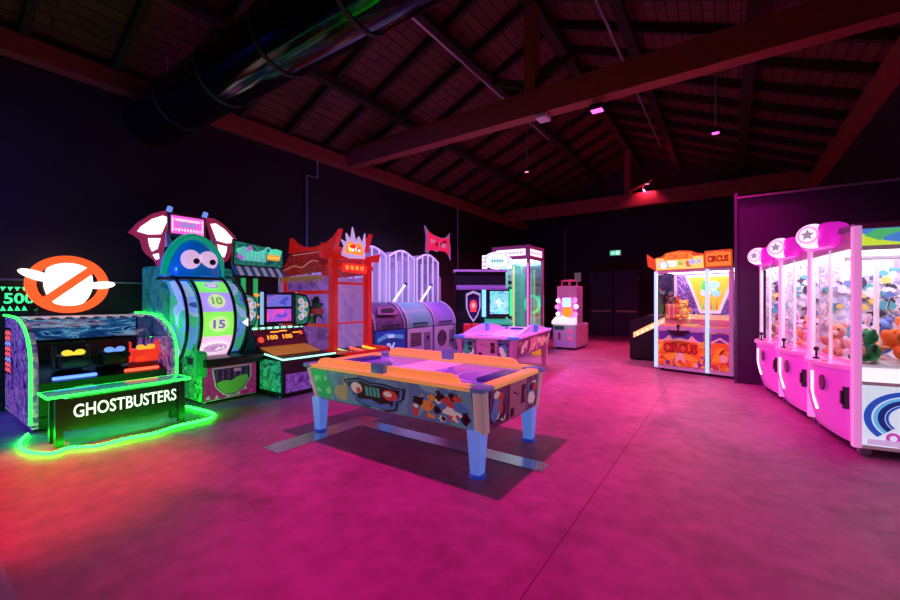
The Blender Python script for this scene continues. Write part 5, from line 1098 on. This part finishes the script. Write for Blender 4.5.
for i, lb in enumerate(('nearest pink claw machine, its side showing a blue swirl panel and clear glass', 'middle one of the three pink claw machines', 'farthest pink claw machine, next to the dark partition')):
    ct = claw_machine(i, lb)
    if i == 0:
        fr = frame((KD / 2, 0, .38), (1, 0, 0), (0, 0, 1))
        sp = MB().rect(-KD / 2, KD / 2, -.29, -.26, fr, .02).rect(-KD / 2, KD / 2, .27, .30, fr, .02).rect(-KD / 2, KD / 2, 1.46, 1.50, fr, .02).build('side_frame', pm('silver_trim', (.7, .68, .75), .3, es=.12), ct)
        m = MB().rect(-KD / 2 + .03, KD / 2 - .03, -.26, .27, fr, .008, 0)
        for k, (r, wd, ci) in enumerate(((.30, .06, 1), (.24, .03, 2), (.21, .045, 3), (.16, .02, 1), (.25, .01, 0))):
            m.ring(-.14, -.01, r, r - wd, fr, .003, ci, .008 + k * .001, 30, PI * .35, PI * 1.25, asp=.80)
        m.ring(-.25, -.18, .05, .025, fr, .003, 4, .014, 18).ring(-.17, -.17, .04, .02, fr, .003, 4, .014, 18).ring(-.21, -.22, .035, .015, fr, .003, 4, .014, 18)
        m.rect(-.10, .3, -.14, .10, fr, .003, 5, .015).rect(-.08, .18, -.12, .08, fr, .003, 0, .018).rect(-.12, .22, -.16, -.145, fr, .003, 6, .02).rect(-.42, -.2, -.25, -.2, fr, .003, 7, .015)
        m.build('swirl_panel', [emi('pale_blue_field', (.75, .85, 1), .75), emi('royal_blue_swirl', (.03, .12, .7), .55), emi('sky_swirl', (.15, .55, 1), .7), emi('navy_swirl', (.02, .05, .35), .4), emi('magenta_loops', (.7, .1, .6), .6), emi('grey_line_art', (.35, .35, .5), .5), emi('ink_line', (.1, .1, .2), .3), emi('lilac_label', (.7, .5, .85), .7)], ct)
        fr = frame((KD / 2, 0, 1.84 + .10), (1, 0, 0), (0, 0, 1))
        m = MB().rect(-KD / 2 + .03, KD / 2 - .03, -.10, .09, fr, .008, 0)
        m.pp([(-.45, -.09), (-.45, .05), (-.3, -.02), (-.05, -.07), (.2, -.06), (.2, -.09)], fr, .003, 1, .008).pp([(-.44, .03), (-.36, .085), (-.1, .085), (-.3, .02), (-.33, -.02)], fr, .003, 2, .010).pp([(-.2, .085), (.3, .085), (.3, .0), (.05, .03)], fr, .003, 3, .009)
        m.pp([(-.2, -.03), (-.16, .0), (-.1, .0), (-.05, .03), (.02, .03), (.1, .0), (.1, -.04), (0, -.05), (-.1, -.06)], fr, .003, 4, .013)
        m.build('header_art', [emi('header_blue', (.08, .25, .75), .8), emi('lime_swoosh', (.6, .8, .05), .9), emi('green_swoosh', (.1, .6, .2), .7), emi('deep_blue_swoosh', (.03, .1, .5), .6), emi('peach_mark', (1, .45, .2), .9)], ct)
        MB().box(.03, KD - .03, -.008, .0, .67, .80).build('lit_lower_band', emi('frosted_lit_band', (.95, .93, 1), 1.0), ct)
        MB().box(.30, .33, .45, .48, .66, 1.84).build('inner_pole', M_wp, ct)
TOYS = [
 (0, .36, .24, .78, .3, (.90, .30, .05), (.95, .8, .5), 1.5, 'cat', 'big orange plush toy lying against the side glass of the nearest claw machine', -1.2),
 (0, .13, .10, .80, .2, (.05, .55, .15), (.7, .85, .3), .9, 'round', 'green plush toy by the side glass in the nearest claw machine', 0),
 (0, .24, .56, .80, 1.2, (.85, .8, .82), (.9, .6, .7), 1.0, 'long', 'white long-eared plush toy in the middle of the nearest claw machine', 0),
 (0, .12, .72, .79, 1.5, (.75, .45, .25), (.9, .8, .6), 1.0, 'round', 'tan plush toy sitting by the front glass of the nearest claw machine', 0),
 (0, .13, .44, .78, -1.6, (.92, .55, .2), (.95, .85, .6), .8, 'cat', 'small light orange plush toy lying by the front glass of the nearest claw machine', -1.3),
 (0, .66, .18, .82, .0, (.10, .6, .2), (.9, .9, .4), 1.1, 'round', 'green plush toy at the back of the nearest claw machine', 0),
 (0, .62, .50, .82, .7, (.85, .12, .1), (.95, .8, .6), 1.1, 'cat', 'red plush toy at the back of the nearest claw machine', 0),
 (0, .45, .70, .82, .9, (.15, .3, .75), (.8, .85, .95), 1.1, 'round', 'blue plush toy on the white padding of the nearest claw machine', 0),
 (0, .50, .33, 1.02, .3, (.92, .35, .08), (.95, .85, .75), .95, 'round', 'orange plush toy hanging in the claw of the nearest claw machine', 0),
 (1, .14, .22, .79, 1.0, (.88, .78, .72), (.95, .9, .85), 1.1, 'round', 'cream plush toy by the front glass of the middle claw machine', 0),
 (1, .16, .52, .79, 1.4, (.80, .42, .15), (.95, .85, .6), 1.1, 'cat', 'orange-brown plush toy by the front glass of the middle claw machine', 0),
 (1, .15, .80, .79, 1.6, (.7, .55, .8), (.9, .85, .95), 1.0, 'long', 'lilac long-eared plush toy by the front glass of the middle claw machine', 0),
 (1, .55, .35, .80, .8, (.2, .6, .7), (.9, .9, .8), 1.2, 'round', 'turquoise plush toy at the back of the middle claw machine', 0),
 (1, .55, .70, .80, .8, (.85, .65, .2), (.95, .9, .6), 1.2, 'cat', 'yellow plush toy at the back of the middle claw machine', 0),
 (2, .14, .25, .79, 1.1, (.9, .82, .85), (.95, .7, .8), 1.1, 'long', 'white plush toy by the front glass of the farthest claw machine', 0),
 (2, .16, .60, .79, 1.4, (.35, .22, .15), (.8, .65, .5), 1.1, 'round', 'dark brown plush toy by the front glass of the farthest claw machine', 0),
 (2, .55, .45, .80, .9, (.85, .3, .4), (.95, .8, .8), 1.2, 'cat', 'rose plush toy at the back of the farthest claw machine', 0),
]
for (i, x, y, z, rz, c, b, s, ear, lb, rx) in TOYS:
    plush(lb, Matrix.Translation(KW(i, x, y, z + .045 + (.07 if rx and z < 1 else 0))) @ Matrix.Rotation(KA - PI / 2 + rz * .6, 4, 'Z') @ Matrix.Rotation(rx, 4, 'X'), c, b, s=s, ear=ear, group='plush prizes in the claw machines')
